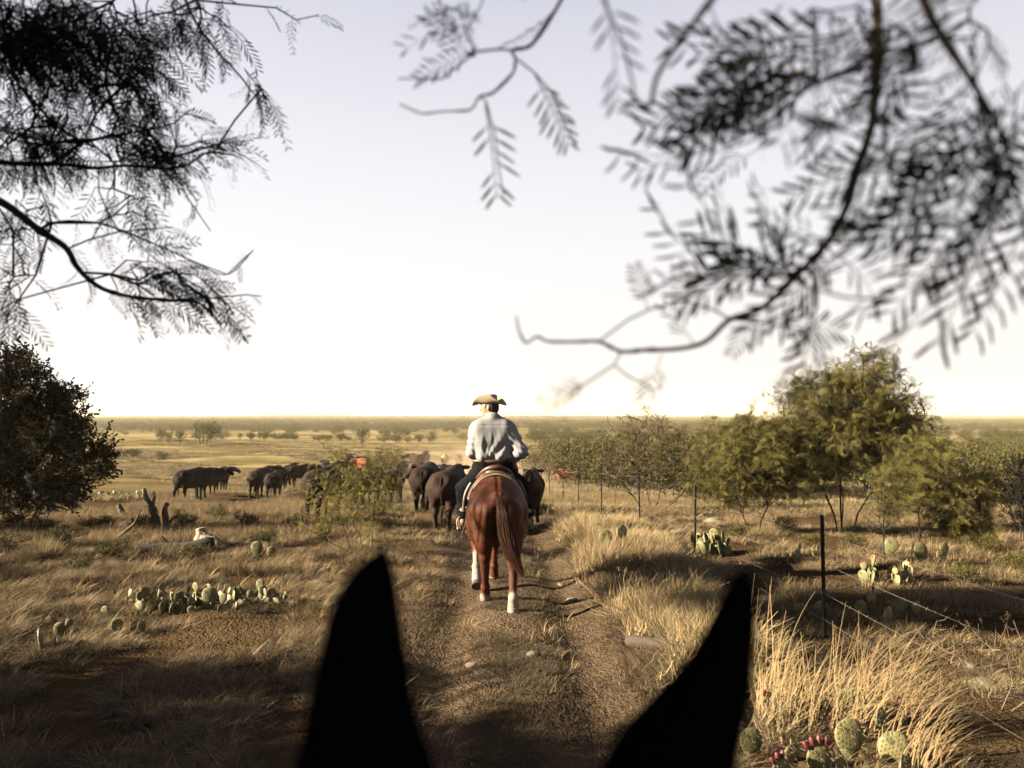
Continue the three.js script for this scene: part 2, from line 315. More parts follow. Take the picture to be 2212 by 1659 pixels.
// feathery leaf of a mesquite: a stalk with pairs of narrow leaflets, along +x, drooping
function pinna(L, pairs, ll, lw, { droop = .25, gap = 0, ang = 1.05, curl = .15, thick = .0009, s0 = 3 } = {}) {
  const pos = [], idx = [], save = seed; seed = s0;
  const P = (t) => V(L * t * (1 - .1 * droop * t), -droop * L * t * t, 0);
  const quad = (a, b, c, d) => { const i = pos.length / 3; for (const p of [a, b, c, d]) pos.push(p.x, p.y, p.z); idx.push(i, i + 1, i + 2, i, i + 2, i + 3); };
  for (let k = 0; k < 4; k++) { const a = P(k / 4), b = P((k + 1) / 4), w = thick * (1.4 - k * .25); quad(V(a.x, a.y, a.z - w), V(b.x, b.y, b.z - w), V(b.x, b.y, b.z + w), V(a.x, a.y, a.z + w)); quad(V(a.x, a.y - w, a.z), V(b.x, b.y - w, b.z), V(b.x, b.y + w, b.z), V(a.x, a.y + w, a.z)); }
  for (let k = 0; k < pairs; k++) for (const s of [-1, 1]) {
    if (rnd() < gap) continue;
    const t = .16 + .84 * (k + .5) / pairs, o = P(t), l = ll * (.55 + .6 * Math.sin((.12 + .8 * t) * Math.PI)) * rr(.85, 1.1), a = ang * rr(.85, 1.12) * (1 - .35 * t), dx = Math.cos(a), dz = Math.sin(a) * s, w = lw * rr(.85, 1.1), px = -dz * w * .5, pz = dx * w * .5, up = rr(-.1, .25);
    const m = V(o.x + dx * l * .5, o.y + l * up * .4, o.z + dz * l * .5), e = V(o.x + dx * l * (1 - curl * .2), o.y + l * (up * .5 - curl), o.z + dz * l), i = pos.length / 3;
    pos.push(o.x, o.y, o.z, m.x + px, m.y, m.z + pz, m.x - px, m.y, m.z - pz, m.x * .35 + e.x * .65 + px * .8, m.y * .35 + e.y * .65, m.z * .35 + e.z * .65 + pz * .8, m.x * .35 + e.x * .65 - px * .8, m.y * .35 + e.y * .65, m.z * .35 + e.z * .65 - pz * .8, e.x, e.y, e.z);
    idx.push(i, i + 1, i + 2, i + 1, i + 3, i + 2, i + 2, i + 3, i + 4, i + 3, i + 5, i + 4);
  }
  seed = save; return geo(pos, idx);
}
const turned = (g, p, e, s = 1) => g.clone().applyMatrix4(new THREE.Matrix4().compose(p, new THREE.Quaternion().setFromEuler(e), V(s, s, s)));
// a spray of feathery leaves on a twig (for trees some way off)
function spray(n, L, pairs, ll, lw, s0) {
  const save = seed; seed = s0; const list = [];
  for (let k = 0; k < n; k++) list.push(turned(pinna(L * rr(.7, 1.2), pairs, ll, lw, { droop: rr(.1, .8), s0: 40 + k }), V(rr(0, .1), rr(-.05, .05), rr(-.05, .05)), new THREE.Euler(rr(-1.2, 1.2), rr(0, 6.28), rr(-.7, .9)), 1));
  seed = save; return mergeGeometries(list);
}
// a twig with small oval leaves
function leafyTwig(n, L, l, w, s0) {
  const save = seed; seed = s0; const pos = [], idx = [];
  for (let k = 0; k < n; k++) {
    const t = (k + 1) / n, o = V(L * t, .12 * L * Math.sin(t * 2), 0), d = V(rr(.1, 1), rr(-.6, .8), rr(-1, 1)).normalize(), s = V(0, 1, .3).cross(d).normalize().multiplyScalar(w * rr(.35, .6)), e = o.clone().addScaledVector(d, l * rr(.7, 1.2)), m = o.clone().lerp(e, .5), i = pos.length / 3;
    pos.push(o.x, o.y, o.z, m.x + s.x, m.y + s.y, m.z + s.z, e.x, e.y, e.z, m.x - s.x, m.y - s.y, m.z - s.z); idx.push(i, i + 1, i + 2, i, i + 2, i + 3);
  }
  seed = save; return geo(pos, idx);
}
const qFrom = new THREE.Quaternion(), qRoll = new THREE.Quaternion(), X = V(1, 0, 0);
function placeLeaf(p, dir, s, roll = rr(0, 6.28)) { qFrom.setFromUnitVectors(X, dir.clone().normalize()); qRoll.setFromAxisAngle(X, roll); return new THREE.Matrix4().compose(p, qFrom.clone().multiply(qRoll), V(s, s, s)); }
const away = (dir, a) => dir.clone().add(V(gauss(), gauss(), gauss()).multiplyScalar(a)).normalize();
// points spread through several ellipsoids (clumps) of a crown
function crownPoints(n, clumps) {
  const out = [], vol = clumps.map((c) => c[3] * c[4] * c[5]), sum = vol.reduce((a, b) => a + b, 0);
  clumps.forEach(([cx, cy, cz, rx, ry, rz], i) => { const m = Math.round(n * vol[i] / sum); for (let k = 0; k < m; k++) { const d = V(gauss(), gauss(), gauss()).normalize().multiplyScalar(rnd() ** .4 * (rnd() < .1 ? 1.28 : 1)); out.push(V(cx + d.x * rx, cy + d.y * ry, cz + d.z * rz)); } });
  return out;
}
function tree(name, label, category, p, { stems, clumps, n, sprays, mat, wood, per = 6, size = 1, spread = .25, rise = .3, opt, group }) {
  const root = thing(name, label, category, p, 0, group);
  const t = grow(stems, crownPoints(n, clumps), opt), lists = sprays.map(() => []);
  part('trunk', t.wood, wood, root);
  for (const { p: q, dir } of t.tips) for (let k = 0; k < per; k++) {
    const d = away(dir.clone().add(V(0, rise, 0)), .55), o = q.clone().add(V(gauss(), gauss(), gauss()).multiplyScalar(spread));
    const b = rr(.65, 1.35);
    lists[Math.floor(rnd() * sprays.length)].push([placeLeaf(o, d, size * rr(.7, 1.25)), rgb(b, b * rr(.9, 1.02), b * rr(.7, 1.1))]);
  }
  sprays.forEach((g, i) => lists[i].length && copies('crown', g, mat, lists[i], root));
  return root;
}
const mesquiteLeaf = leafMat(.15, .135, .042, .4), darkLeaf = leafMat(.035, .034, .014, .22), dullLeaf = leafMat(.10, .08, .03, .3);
const sprayA = spray(6, .2, 8, .05, .0075, 5), sprayB = spray(5, .24, 8, .048, .007, 9), twigA = leafyTwig(16, .32, .07, .035, 4), twigB = leafyTwig(12, .26, .06, .032, 8);
const S = (...a) => a.map((p) => V(...p));

// the large mesquite right of the fence
tree('mesquite_tree', 'largest mesquite tree, rounded olive crown on several dark stems, beyond the fence', 'tree', standAt(1806, 14.2), {
  stems: [S([0, -.15, 0], [-.1, .35, .05], [-.35, .9, .1], [-.6, 1.4, .15]), S([.02, -.15, .1], [.05, .5, 0], [.1, 1.1, -.1], [.15, 1.7, -.1]), S([.2, -.15, .1], [.35, .4, .1], [.6, .8, .1], [.95, 1.3, 0]), S([.1, -.15, -.1], [.2, .7, -.2], [.15, 1.5, -.4])],
  clumps: [[.3, 2.45, -.1, 1.0, 1.0, .9], [.95, 2.2, 0, .85, .75, .8], [-.35, 2.35, .1, .85, .8, .8], [.5, 3.2, 0, .75, .5, .7], [1.45, 2.3, -.1, .65, .5, .6], [-.9, 2.0, 0, .6, .5, .6], [.9, 1.65, .3, .9, .5, .7], [-.75, 1.3, .2, .7, .55, .6], [.2, 1.55, -.5, 1.0, .5, .5], [1.4, 1.2, .1, .5, .4, .5], [-.9, 2.75, 0, .35, .35, .3]],
  n: 560, sprays: [sprayA, sprayB], mat: mesquiteLeaf, wood: barkDark, per: 7, size: .85, spread: .17, opt: { r0: .007, pow: .40 },
});
// the lower tree to its left
tree('mesquite_tree', 'lower mesquite with thin leaning stem and loose feathery crown, left of the largest tree', 'tree', standAt(1634, 14.0), {
  stems: [S([0, -.1, 0], [.05, .25, 0], [.2, .55, 0], [.1, 1.0, 0]), S([-.12, -.1, 0], [-.3, .35, 0], [-.5, .9, .1])],
  clumps: [[-.2, 1.6, 0, 1.1, .65, .7], [-.75, 1.05, .1, .65, .55, .5], [.35, 1.25, 0, .7, .5, .6], [-.35, 2.05, 0, .45, .25, .4], [-.1, .75, .1, .6, .2, .4]],
  n: 210, sprays: [sprayA, sprayB], mat: mesquiteLeaf, wood: barkDark, per: 6, size: .8, spread: .19, opt: { r0: .005, pow: .38 },
});
tree('mesquite_tree', 'small mesquite with a straight dark trunk and drooping foliage, right of the largest tree', 'tree', standAt(1978, 10.5), {
  stems: [S([0, -.1, 0], [.01, .35, 0], [0, .7, 0], [.05, 1.1, 0])],
  clumps: [[0, 1.3, 0, .5, .45, .45], [.45, .9, 0, .45, .45, .4], [-.25, .95, 0, .4, .35, .4], [.75, .55, .1, .3, .35, .25], [.1, 1.65, 0, .3, .22, .3], [.95, 1.05, 0, .3, .25, .3]],
  n: 170, sprays: [sprayA, sprayB], mat: mesquiteLeaf, wood: barkDark, per: 6, size: .72, spread: .1, rise: -.15, opt: { r0: .004, pow: .38 },
});
tree('sapling', 'thin bare sapling with a straight dark stem beside the small mesquite', 'tree', standAt(1903, 10.4), {
  stems: [S([0, -.1, 0], [-.01, .4, 0], [0, .75, 0])], clumps: [[0, .85, 0, .38, .28, .35], [-.1, .6, 0, .35, .15, .3]],
  n: 46, sprays: [twigB], mat: dullLeaf, wood: barkDark, per: .5, size: .35, spread: .05, opt: { r0: .0042, pow: .34 },
});
// the bare, twiggy shrub between the fence and the plain
tree('bare_shrub', 'wide brown shrub of bare fanned twigs beyond the fence, left of the mesquites', 'shrub', standAt(1402, 20.5), {
  stems: [S([0, -.2, 0], [-.5, .5, 0], [-1.0, 1.1, .1]), S([.05, -.2, .1], [-.12, .7, .1], [-.25, 1.5, .1]), S([.1, -.2, 0], [.35, .7, -.1], [.6, 1.4, -.1]), S([.15, -.2, 0], [.8, .45, .1], [1.5, 1.2, .1]), S([-.05, -.2, -.1], [.1, .9, -.4])],
  clumps: [[-.9, 1.7, 0, .9, .75, .8], [.1, 2.0, 0, 1.1, .85, .9], [1.1, 1.7, 0, .9, .75, .8], [0, 1.1, .3, 1.6, .6, .7], [-.2, 2.6, 0, 1.0, .5, .6]],
  n: 560, sprays: [sprayB], mat: dullLeaf, wood: std(.10, .062, .042, .95), per: 1, size: .75, spread: .15, opt: { r0: .0085, pow: .30, wander: .1 },
});
// the dark shrub at the left edge
tree('broadleaf_shrub', 'tall dark shrub with small oval leaves filling the left edge', 'shrub', standAt(52, 14.0), {
  stems: [S([0, -.2, 0], [.05, .4, 0], [-.1, 1.0, 0], [.1, 1.8, 0]), S([.1, -.2, .1], [.35, .5, .1], [.7, 1.1, .1]), S([-.2, -.2, 0], [-.6, .6, 0], [-1.0, 1.4, 0])],
  clumps: [[-.2, 2.2, 0, 1.1, 1.0, 1.0], [.8, 1.85, .2, .9, .5, .7], [1.45, 1.55, .1, .6, .3, .5], [.3, 1.25, .2, .9, .5, .7], [-.9, 1.5, 0, .9, .9, .8], [-.3, 3.2, 0, .7, .6, .6], [.55, 2.6, 0, .5, .35, .45], [1.0, 1.05, .1, .5, .3, .4], [-1.4, 2.9, 0, .9, 1, .8], [.1, .8, .2, .6, .35, .5]],
  n: 560, sprays: [twigA, twigB], mat: leafMat(.045, .038, .016, .25), wood: barkDark, per: 13, size: 1.05, spread: .15, opt: { r0: .006, pow: .38 },
});
// the slender bush in front of the herd
tree('slender_bush', 'slender open bush with fine yellow-green leaves in front of the herd', 'shrub', standAt(790, 11.2), {
  stems: [S([-.12, -.1, .05], [-.28, .35, .05], [-.42, .75, 0], [-.5, 1.1, 0]), S([.1, -.1, 0], [.13, .4, 0], [.15, .9, 0], [.2, 1.3, 0]), S([.0, -.1, -.05], [-.1, .35, -.1], [-.3, .65, -.1]), S([-.14, .05, .05], [-.5, .25, .1], [-.85, .45, .1])],
  clumps: [[-.1, 1.0, 0, .65, .55, .45], [.15, 1.35, 0, .55, .45, .4], [-.6, 1.1, 0, .5, .45, .35], [-.85, .6, .1, .5, .28, .3], [.38, .85, 0, .4, .45, .3], [-.4, 1.65, 0, .5, .28, .3], [.1, .6, .1, .55, .28, .35], [-.45, .7, .15, .4, .3, .3]],
  n: 300, sprays: [spray(4, .13, 9, .024, .0036, 15), spray(3, .16, 10, .022, .0036, 19)], mat: leafMat(.24, .215, .06, .4), wood: std(.07, .05, .03, .9), per: 1.8, size: .95, spread: .08, rise: .5, opt: { r0: .0032, pow: .36 },
});
tree('weed_patch', 'knee-high leafy weeds in the shade at the lane edge behind the ear', 'weeds', standAt(905, 10.4), {
  stems: [S([0, -.05, 0], [0, .25, 0]), S([-.3, -.05, .1], [-.35, .3, .1]), S([.12, -.05, .3], [.16, .25, .3]), S([-.1, -.05, -.4], [-.12, .35, -.4])], clumps: [[0, .35, 0, .15, .12, .15], [-.38, .4, .1, .16, .14, .15], [.2, .35, .3, .12, .12, .1], [-.15, .5, -.4, .18, .15, .1]],
  n: 40, sprays: [twigB], mat: leafMat(.12, .10, .05, .3), wood: std(.08, .06, .035), per: 2, size: .28, spread: .03, opt: { r0: .0022, pow: .3 },
});
tree('cedar_shrub', 'narrow almost black shrub at the right edge of the frame', 'shrub', standAt(2196, 12.5), {
  stems: [S([0, -.1, 0], [0, .6, 0], [0, 1.1, 0])], clumps: [[0, .75, 0, .24, .55, .25], [.05, 1.2, 0, .2, .3, .2], [.2, .5, 0, .3, .35, .3]],
  n: 90, sprays: [twigB, twigA], mat: leafMat(.012, .011, .007, .05), wood: barkDark, per: 9, size: .5, spread: .07, opt: { r0: .004 },
});
tree('dry_bush', 'low bush of bare forked twigs in the bottom right corner', 'shrub', standAt(2130, 5.4), {
  stems: [S([0, -.05, 0], [-.12, .2, 0], [-.3, .42, .05]), S([.02, -.05, 0], [.14, .2, 0], [.1, .45, 0]), S([.05, -.05, 0], [.3, .2, .1], [.45, .4, .1])], clumps: [[-.25, .5, 0, .3, .18, .25], [.15, .55, 0, .35, .2, .3], [.5, .4, 0, .3, .2, .25]],
  n: 44, sprays: [twigB], mat: leafMat(.13, .085, .045, .2), wood: std(.2, .145, .09, .9), per: 1.2, size: .2, spread: .03, opt: { r0: .0026, pow: .32 },
});

// a hedge of mesquites along the left of the lane, outside the frame: its long shadows lie over the foreground
seed = 1313;
[[-6.6, -2.6, 2.6], [-7.4, -4.3, 2.4], [-11.2, -8.4, 1.7], [-14.2, -13.4, 2.3], [-6.4, -.8, 3.1]].forEach(([x, z, h], i) => tree('hedge_mesquite', ['first', 'second', 'third', 'fourth', 'rearmost'][i] + ' low mesquite of the hedge left of the lane, known by its long shadow', 'tree', V(x, H(x, z), z), {
  stems: [S([0, -.2, 0], [.1, .4, 0], [.1, .9, 0]), S([0, -.2, .1], [-.3, .4, .3], [-.5, .8, .6])], clumps: [[0, h * .6, 0, 1.0, h * .36, 1.1], [.3, h * .35, .5, .8, h * .3, .7], [-.4, h * .4, -.6, .8, h * .33, .7]],
  n: 125, sprays: [sprayA, sprayB], mat: darkLeaf, wood: barkDark, per: 7, size: 1.5, spread: .2, opt: { r0: .006, pow: .38 },
}));
tree('hedge_mesquite', 'tall open mesquite behind the hedge left of the lane, dappling the chestnut horse', 'tree', V(-9.6, H(-9.6, -6.2), -6.2), {
  stems: [S([0, -.2, 0], [.1, 1.2, 0], [.2, 2.4, .1], [.2, 3.2, 0])], clumps: [[.2, 4.4, .1, 1.4, .42, .4], [-.9, 4.55, 0, 1.0, .35, .35], [.9, 4.1, .1, .8, .3, .3]],
  n: 26, sprays: [sprayA, sprayB], mat: darkLeaf, wood: barkDark, per: 2.5, size: .9, spread: .22, opt: { r0: .008, pow: .36 },
});

[[-9.0, -4.9, 5.15, .6]].forEach(([x, z, h, r], i) => tree('hedge_mesquite', ['tall mesquite behind the front of the hedge, shading the ground beyond the fence'][i], 'tree', V(x, H(x, z), z), {
  stems: [S([0, -.2, 0], [.1, 1.4, 0], [.1, 2.8, .1], [0, 3.9, 0])], clumps: [[0, h, 0, 1.3, .75, r], [-.8, h + .1, .1, 1.0, .6, r * .9], [.7, h - .1, -.1, .9, .5, r * .8]],
  n: 170, sprays: [sprayA, sprayB], mat: darkLeaf, wood: barkDark, per: 7, size: 1.5, spread: .22, opt: { r0: .009, pow: .36 },
}));

// ---------------------------------------------------------------- shrubs over the plain: a few kinds, each copy a thing
function shrubKind(w, h, n, s0, mat, gap) {
  seed = s0; const clumps = []; for (let k = 0; k < 7; k++) clumps.push([rr(-.33, .33) * w, h * rr(.42, .75), rr(-.33, .33) * w, w * rr(.16, .3), h * rr(.18, .28), w * rr(.16, .3)]);
  clumps.push([0, h * .45, 0, w * .4, h * .3, w * .4]);
  const stems = [-1, 0, 1].map((q) => S([q * .05 * w, -.3, 0], [q * .1 * w, h * .2, .03 * w * q], [q * .2 * w, h * .45, 0])), t = grow(stems, crownPoints(60, clumps), { r0: .02 * h / 3, pow: .36 });
  const pos = [], idx = [], col = [];
  for (const { p } of t.tips) for (let k = 0; k < n; k++) {
    const o = p.clone().add(V(gauss(), gauss(), gauss()).multiplyScalar(w * .085)); if (o.y < .02) continue;
    const d = V(gauss(), gauss() + .4, gauss()).normalize(), l = rr(.07, .2) * gap, u = V(gauss(), gauss(), gauss()).cross(d).normalize().multiplyScalar(l * .2), e = o.clone().addScaledVector(d, l), m = o.clone().addScaledVector(d, l * .5), i = pos.length / 3, b = rr(.6, 1.35);
    pos.push(o.x, o.y, o.z, m.x + u.x, m.y + u.y, m.z + u.z, e.x, e.y, e.z, m.x - u.x, m.y - u.y, m.z - u.z); for (let q = 0; q < 4; q++) col.push(b, b * .98, b * .85); idx.push(i, i + 1, i + 2, i, i + 2, i + 3);
  }
  return { trunk: t.wood, crown: geo(pos, idx, col), mat };
}
const plainLeaf = leafMat(.11, .098, .034, .3); plainLeaf.vertexColors = true;
const brushLeaf = leafMat(.085, .078, .028, .28); brushLeaf.vertexColors = true;
const kinds = [shrubKind(3.6, 2.8, 42, 101, plainLeaf, 1), shrubKind(3.0, 3.2, 42, 102, plainLeaf, 1), shrubKind(4.4, 2.4, 46, 103, plainLeaf, 1), shrubKind(2.2, 1.5, 36, 104, plainLeaf, .8), shrubKind(3.6, 3.0, 44, 105, brushLeaf, 1.1), shrubKind(4.6, 2.7, 46, 106, brushLeaf, 1.1)];
function shrub(k, p, s, label, group, name = 'shrub') {
  const t = thing(name, label, 'shrub', p, rr(0, 6.28), group); t.scale.set(s, s * rr(.9, 1.1), s);
  part('trunk', kinds[k].trunk, barkDark, t); part('crown', kinds[k].crown, kinds[k].mat, t); return t;
}
seed = 4242;
shrub(0, standAt(441, 112), 1.7, 'largest lone spreading shrub on the pasture, above the left cattle');
shrub(3, standAt(290, 82), .9, 'small dark sapling shrub in the streaked shade of the left pasture');
shrub(3, standAt(356, 80), .8, 'thin low shrub right of the small sapling on the left pasture');
shrub(1, standAt(783, 124), 1.05, 'upright shrub standing at the far pasture edge above the slender bush');
shrub(0, standAt(838, 52), 1.0, 'hazy green bush amid the dust behind the herd', null, 'hazy_bush');
[[366, 122], [391, 118], [348, 128], [520, 150], [542, 152], [562, 158]].forEach(([x, d]) => shrub(1, standAt(x, d), rr(.5, .75), 'round olive shrub in the loose row beside the largest lone shrub', 'shrubs in the loose row on the left pasture'));
for (const [x, d, k, s] of [[545, 140, 3, 1.2], [572, 138, 3, 1.3], [598, 140, 2, .7], [622, 139, 2, .8], [638, 142, 3, 1.1], [690, 141, 2, .8], [712, 143, 0, .7], [738, 146, 3, 1.3], [830, 141, 2, .8], [858, 143, 3, 1.4], [882, 140, 2, .7], [905, 142, 3, 1.3], [930, 150, 3, 1.5]])
  shrub(k, standAt(x, d), s, 'low shrub along the crest where the bright pasture ends', 'low shrubs along the pasture crest');
for (let k = 0; k < 16; k++) { const d = 26 + 6.5 * k + rr(-2, 2), x = -(d * .77 + rr(2.5, 9)), p = V(x, H(x, -d), -d); shrub(k % 4, p, rr(.8, 1.15), 'mesquite shrub past the left edge, whose long shadow streaks the pasture', 'shrubs left of the frame'); }
for (let k = 0; k < 84; k++) { const d = 165 + 330 * rnd() ** .8, px = rr(230, 1010); shrub(Math.floor(rnd() * 4), standAt(px, d), rr(.75, 1.45), 'distant round mesquite shrub on the plain left of the rider', 'distant shrubs left of the rider'); }
for (const [x, y, s] of [[395, 1150, .3], [470, 1128, .26], [530, 1150, .3], [300, 1150, .28], [210, 1165, .32], [140, 1190, .3], [80, 1160, .34], [580, 1180, .22], [640, 1150, .25], [250, 1215, .26], [420, 1215, .22], [700, 1165, .2], [20, 1200, .3], [170, 1240, .2]]) shrub(3 + (x % 3 ? 1 : 0), onGround(x, y), s * (x % 3 ? .55 : 1), 'low dark scrub clump in the shaded grass of the left pasture', 'low dark scrub on the left pasture', 'scrub_clump');
for (const [x, y, s] of [[1590, 1165, .3], [1700, 1150, .32], [1750, 1185, .26], [1850, 1190, .3], [2060, 1160, .4], [2130, 1200, .36], [2190, 1240, .32], [2080, 1260, .26]]) shrub(3 + (x % 2), onGround(x, y), s * .75, 'low dark scrub clump on the ground under and beside the right mesquites', 'low dark scrub under the right mesquites', 'scrub_clump');
// the hazy thicket right of the rider and the dark brush beyond the fence
for (const [x, d, k, s] of [[1128, 58, 0, .8], [1160, 54, 4, .95], [1192, 50, 0, .95], [1222, 47, 1, .95], [1252, 44, 4, 1.0], [1281, 46, 1, 1.0], [1208, 60, 2, 1.1], [1268, 60, 4, 1.1], [1305, 40, 4, .9]])
  shrub(k, standAt(x, d), s, 'dusty green shrub in the thicket between the rider and the bare shrub', 'dusty thicket right of the rider');
for (const [x, d, k, s] of [...Array.from({ length: 46 }, (_, k) => [1300 + k * 21 + rr(-12, 12), rr(26, 58), 4 + (k % 2), rr(.7, 1.05)]), [1330, 38, 4, 1], [1372, 42, 5, 1], [1430, 44, 5, 1], [1480, 38, 4, .95], [1530, 36, 5, .95], [1560, 40, 4, 1.05], [1600, 34, 5, .8], [1645, 40, 4, 1.0], [1690, 38, 5, .9], [1555, 26, 4, .6], [1500, 28, 5, .55], [1740, 36, 4, .85], [1870, 34, 5, .7], [1930, 30, 4, .7], [1990, 34, 5, .8]])
  shrub(k, standAt(x, d), s, 'dark olive brush behind the bare shrub and the mesquites', 'dark brush behind the mesquites');
for (let k = 0; k < 56; k++) { const d = 20 + 60 * rnd() ** 1.1, px = rr(1990, 2330); shrub(4 + Math.floor(rnd() * 2), standAt(px, d), rr(.55, 1.0) * (d < 40 ? .7 : 1.1), 'dark brush covering the low ground at the right edge', 'brush at the right edge'); }
{ // the woodland that closes the horizon, a single mass
  const lists = kinds.map(() => []);
  for (let k = 0; k < 17000; k++) {
    const d = 330 * (5000 / 330) ** (rnd() ** .75), x = rr(-1, 1) * (d * .8 + 10), open = fbm(x * .0035 + 5, d * .006, 131);
    if (d < 520 && open < .45) continue; const p = V(x, H(x, -d) - .2, -d), i = Math.floor(rnd() * 6);
    lists[i].push([M4(p, rr(0, 6.28), rr(.9, 1.7) * (1 + d / 1200), rr(.8, 1.3) * (1 + d / 4500)), null]);
  }
  for (let k = 0; k < 420; k++) { const d = 55 + 300 * rnd(), px = k < 300 ? rr(1130, 2330) : rr(200, 1010), dd = k < 300 ? d : 200 + d, p = standAt(px, dd), s = rr(.7, 1.25); lists[4 + (k % 2)].push([M4(p.add(V(0, -.1, 0)), rr(0, 6.28), s), null]); }
  const root = thing('far_woodland', 'scrub and woodland thickening over the plain up to the horizon', 'woodland'); root.userData.kind = 'stuff';
  kinds.forEach((k, i) => lists[i].length && copies('crowns', k.crown, k.mat, lists[i], root));
}

// ---------------------------------------------------------------- horses
// local axes: hooves on y = 0, head towards -z, +x to the right
function horseBones(o) {
  const b = [];
  b.push(bone([0, 1.12, .05], [0, 1.10, -.35], .32, .325, .1, .95), bone([0, 1.10, -.35], [0, 1.12, -.85], .325, .30, .1, .9));
  b.push(bone([0, 1.33, .18], [0, 1.34, -.75], .125, .14, .14), bone([0, 1.24, .30], [0, 1.27, .46], .15, .10, .1), bone([0, 1.18, -.85], [0, 1.02, -1.05], .26, .2, .12, .85));
  for (const s of [-1, 1]) b.push(bone([s * .13, 1.30, .0], [s * .20, 1.22, .06], .12, .10, .1), bone([s * .13, 1.22, .12], [s * .125, 1.12, .40], .18, .15, .08), bone([s * .125, 1.12, .42], [s * .15, .84, .36], .125, .10, .06), bone([s * .20, 1.08, .2], [s * .21, .86, .12], .165, .14, .08), bone([s * .20, .98, .08], [s * .21, .84, .0], .15, .11, .08), bone([s * .15, .9, .3], [s * .15, .72, .34], .125, .085, .08), bone([s * .14, 1.12, -.85], [s * .15, .9, -.92], .2, .13, .08));
  const leg = (pts, r, k = .035) => { for (let i = 0; i < pts.length - 1; i++) b.push(bone(pts[i], pts[i + 1], r[i], r[i + 1], k)); };
  const hind = (p) => {                                                                 // stifle, above hock, point of hock, fetlock, pastern, hoof
    leg([p[0], p[1]], [.15, .075], .09); leg([[p[0][0], p[0][1], p[0][2] + .17], p[2]], [.12, .042], .08); leg([p[1], p[2]], [.068, .056], .05); leg([p[2], p[3]], [.054, .037], .03); leg([p[3], p[3]], [.05, .05], .03); leg([p[3], p[4]], [.042, .044], .03); leg([p[4], p[5]], [.054, .064], .03);
  };
  const fore = (p) => { leg([p[0], p[1]], [.12, .058], .07); leg([p[1], p[1]], [.062, .062], .03); leg([p[1], p[2]], [.046, .035], .03); leg([p[2], p[2]], [.047, .047], .03); leg([p[2], p[3]], [.04, .043], .03); leg([p[3], p[4]], [.052, .062], .03); };
  o.hind.forEach(hind); o.fore.forEach(fore);
  for (const n of o.neck) b.push(bone(...n)); return b;
}
const standing = {
  hind: [-1, 1].map((s) => [[s * .17, .88, .08], [s * .15, .64, .32], [s * .15, .55, .40], [s * .15, .17, .42], [s * .15, .09, .38], [s * .15, .045, .36]]),
  fore: [-1, 1].map((s) => [[s * .15, .92, -.88], [s * .15, .5, -.9], [s * .15, .18, -.92], [s * .15, .1, -.96], [s * .15, .045, -.98]]),
};
function hoof(p, mat, parent, tilt = 0, r = 1) {
  const g = new THREE.CylinderGeometry(.056 * r, .07 * r, .085, 14, 1); g.translate(0, .0425, 0); g.rotateX(tilt); g.translate(p[0], p[1], p[2]); part('hoof', g, mat, parent);
}
const hairMap = tex(256, (u, v) => .72 + .28 * (.6 * tiled(u, v, 60, 11) + .4 * tiled(u * 1, v, 16, 12)));
const hornMat = std(.10, .075, .055, .5), paleHoof = std(.34, .27, .2, .55);

// the ridden horse: a chestnut seen from behind, mid-stride
const HX = -.185, HZ = -8.42, YAW = .06;
const mount = { p: V(HX, 0, HZ) }; mount.p.y = (H(HX + .17, HZ + .5) + H(HX - .13, HZ - .1)) / 2 - .01;
const walk = {
  hind: [[[-.18, .88, .04], [-.15, .66, .2], [-.145, .57, .27], [-.135, .18, .06], [-.135, .10, .0], [-.135, .045, -.03]], [[.18, .88, .14], [.165, .64, .40], [.165, .55, .50], [.165, .19, .60], [.165, .11, .575], [.165, .045, .56]]],
  fore: [[[-.16, .92, -.86], [-.24, .55, -.82], [-.24, .27, -.62], [-.235, .19, -.57], [-.23, .125, -.54]], [[.13, .92, -.88], [.02, .5, -.98], [.01, .18, -1.12], [.01, .1, -1.17], [.01, .045, -1.19]]],
  neck: [[[0, 1.25, -.95], [0, 1.62, -1.42], .24, .13, .12, .6], [[0, 1.40, -1.0], [0, 1.72, -1.46], .13, .09, .1, .6], [[0, 1.66, -1.45], [0, 1.52, -1.66], .135, .12, .08, .75], [[0, 1.52, -1.66], [0, 1.26, -1.9], .10, .065, .06, .8], [[0, 1.28, -1.88], [0, 1.24, -1.93], .068, .062, .03]],
};
const horseBare = field(horseBones(walk));
const horseField = (x, y, z) => { const a = Math.abs(x); return horseBare(x, y, z) + .014 * Math.exp(-((x / .022) ** 2)) * sstep(y, 1.2, 1.35) * sstep(z, -.2, .1) + .012 * Math.exp(-(((a - .195 - .1 * (1.0 - y)) / .02) ** 2)) * sstep(z, .12, .3) * sstep(y, .68, .8) * (1 - sstep(y, 1.1, 1.25)) + .008 * Math.exp(-(((a - .105) / .016) ** 2)) * sstep(z, .25, .4) * sstep(y, .8, .9) * (1 - sstep(y, 1.05, 1.2)) - .006 * noise3(x * 9 + 4, y * 7, z * 9); };
const HC = (x, y, z, g) => {
  const n = .8 + .4 * noise3(x * 9, y * 9, z * 9), v = .92 + .16 * noise3(x * 60, y * 22, z * 60); let c = [.098 * n * v, .037 * n * v, .018 * n * v];
  const sock = (px, top, zlo, zhi) => Math.abs(x - px) < .1 && z > zlo && z < zhi ? 1 - sstep(y + .05 * noise3(x * 40, 2, z * 40), top - .05, top) : 0;
  const s = Math.max(sock(.165, .30, .4, .8), sock(-.135, .13, -.2, .2), sock(-.24, .50, -.9, -.45));
  return c.map((q, i) => lerp(q, [.40, .38, .34][i], s));
};
const horse = thing('saddled_horse', 'chestnut horse with white socks carrying the rider away down the lane', 'horse', mount.p, YAW);
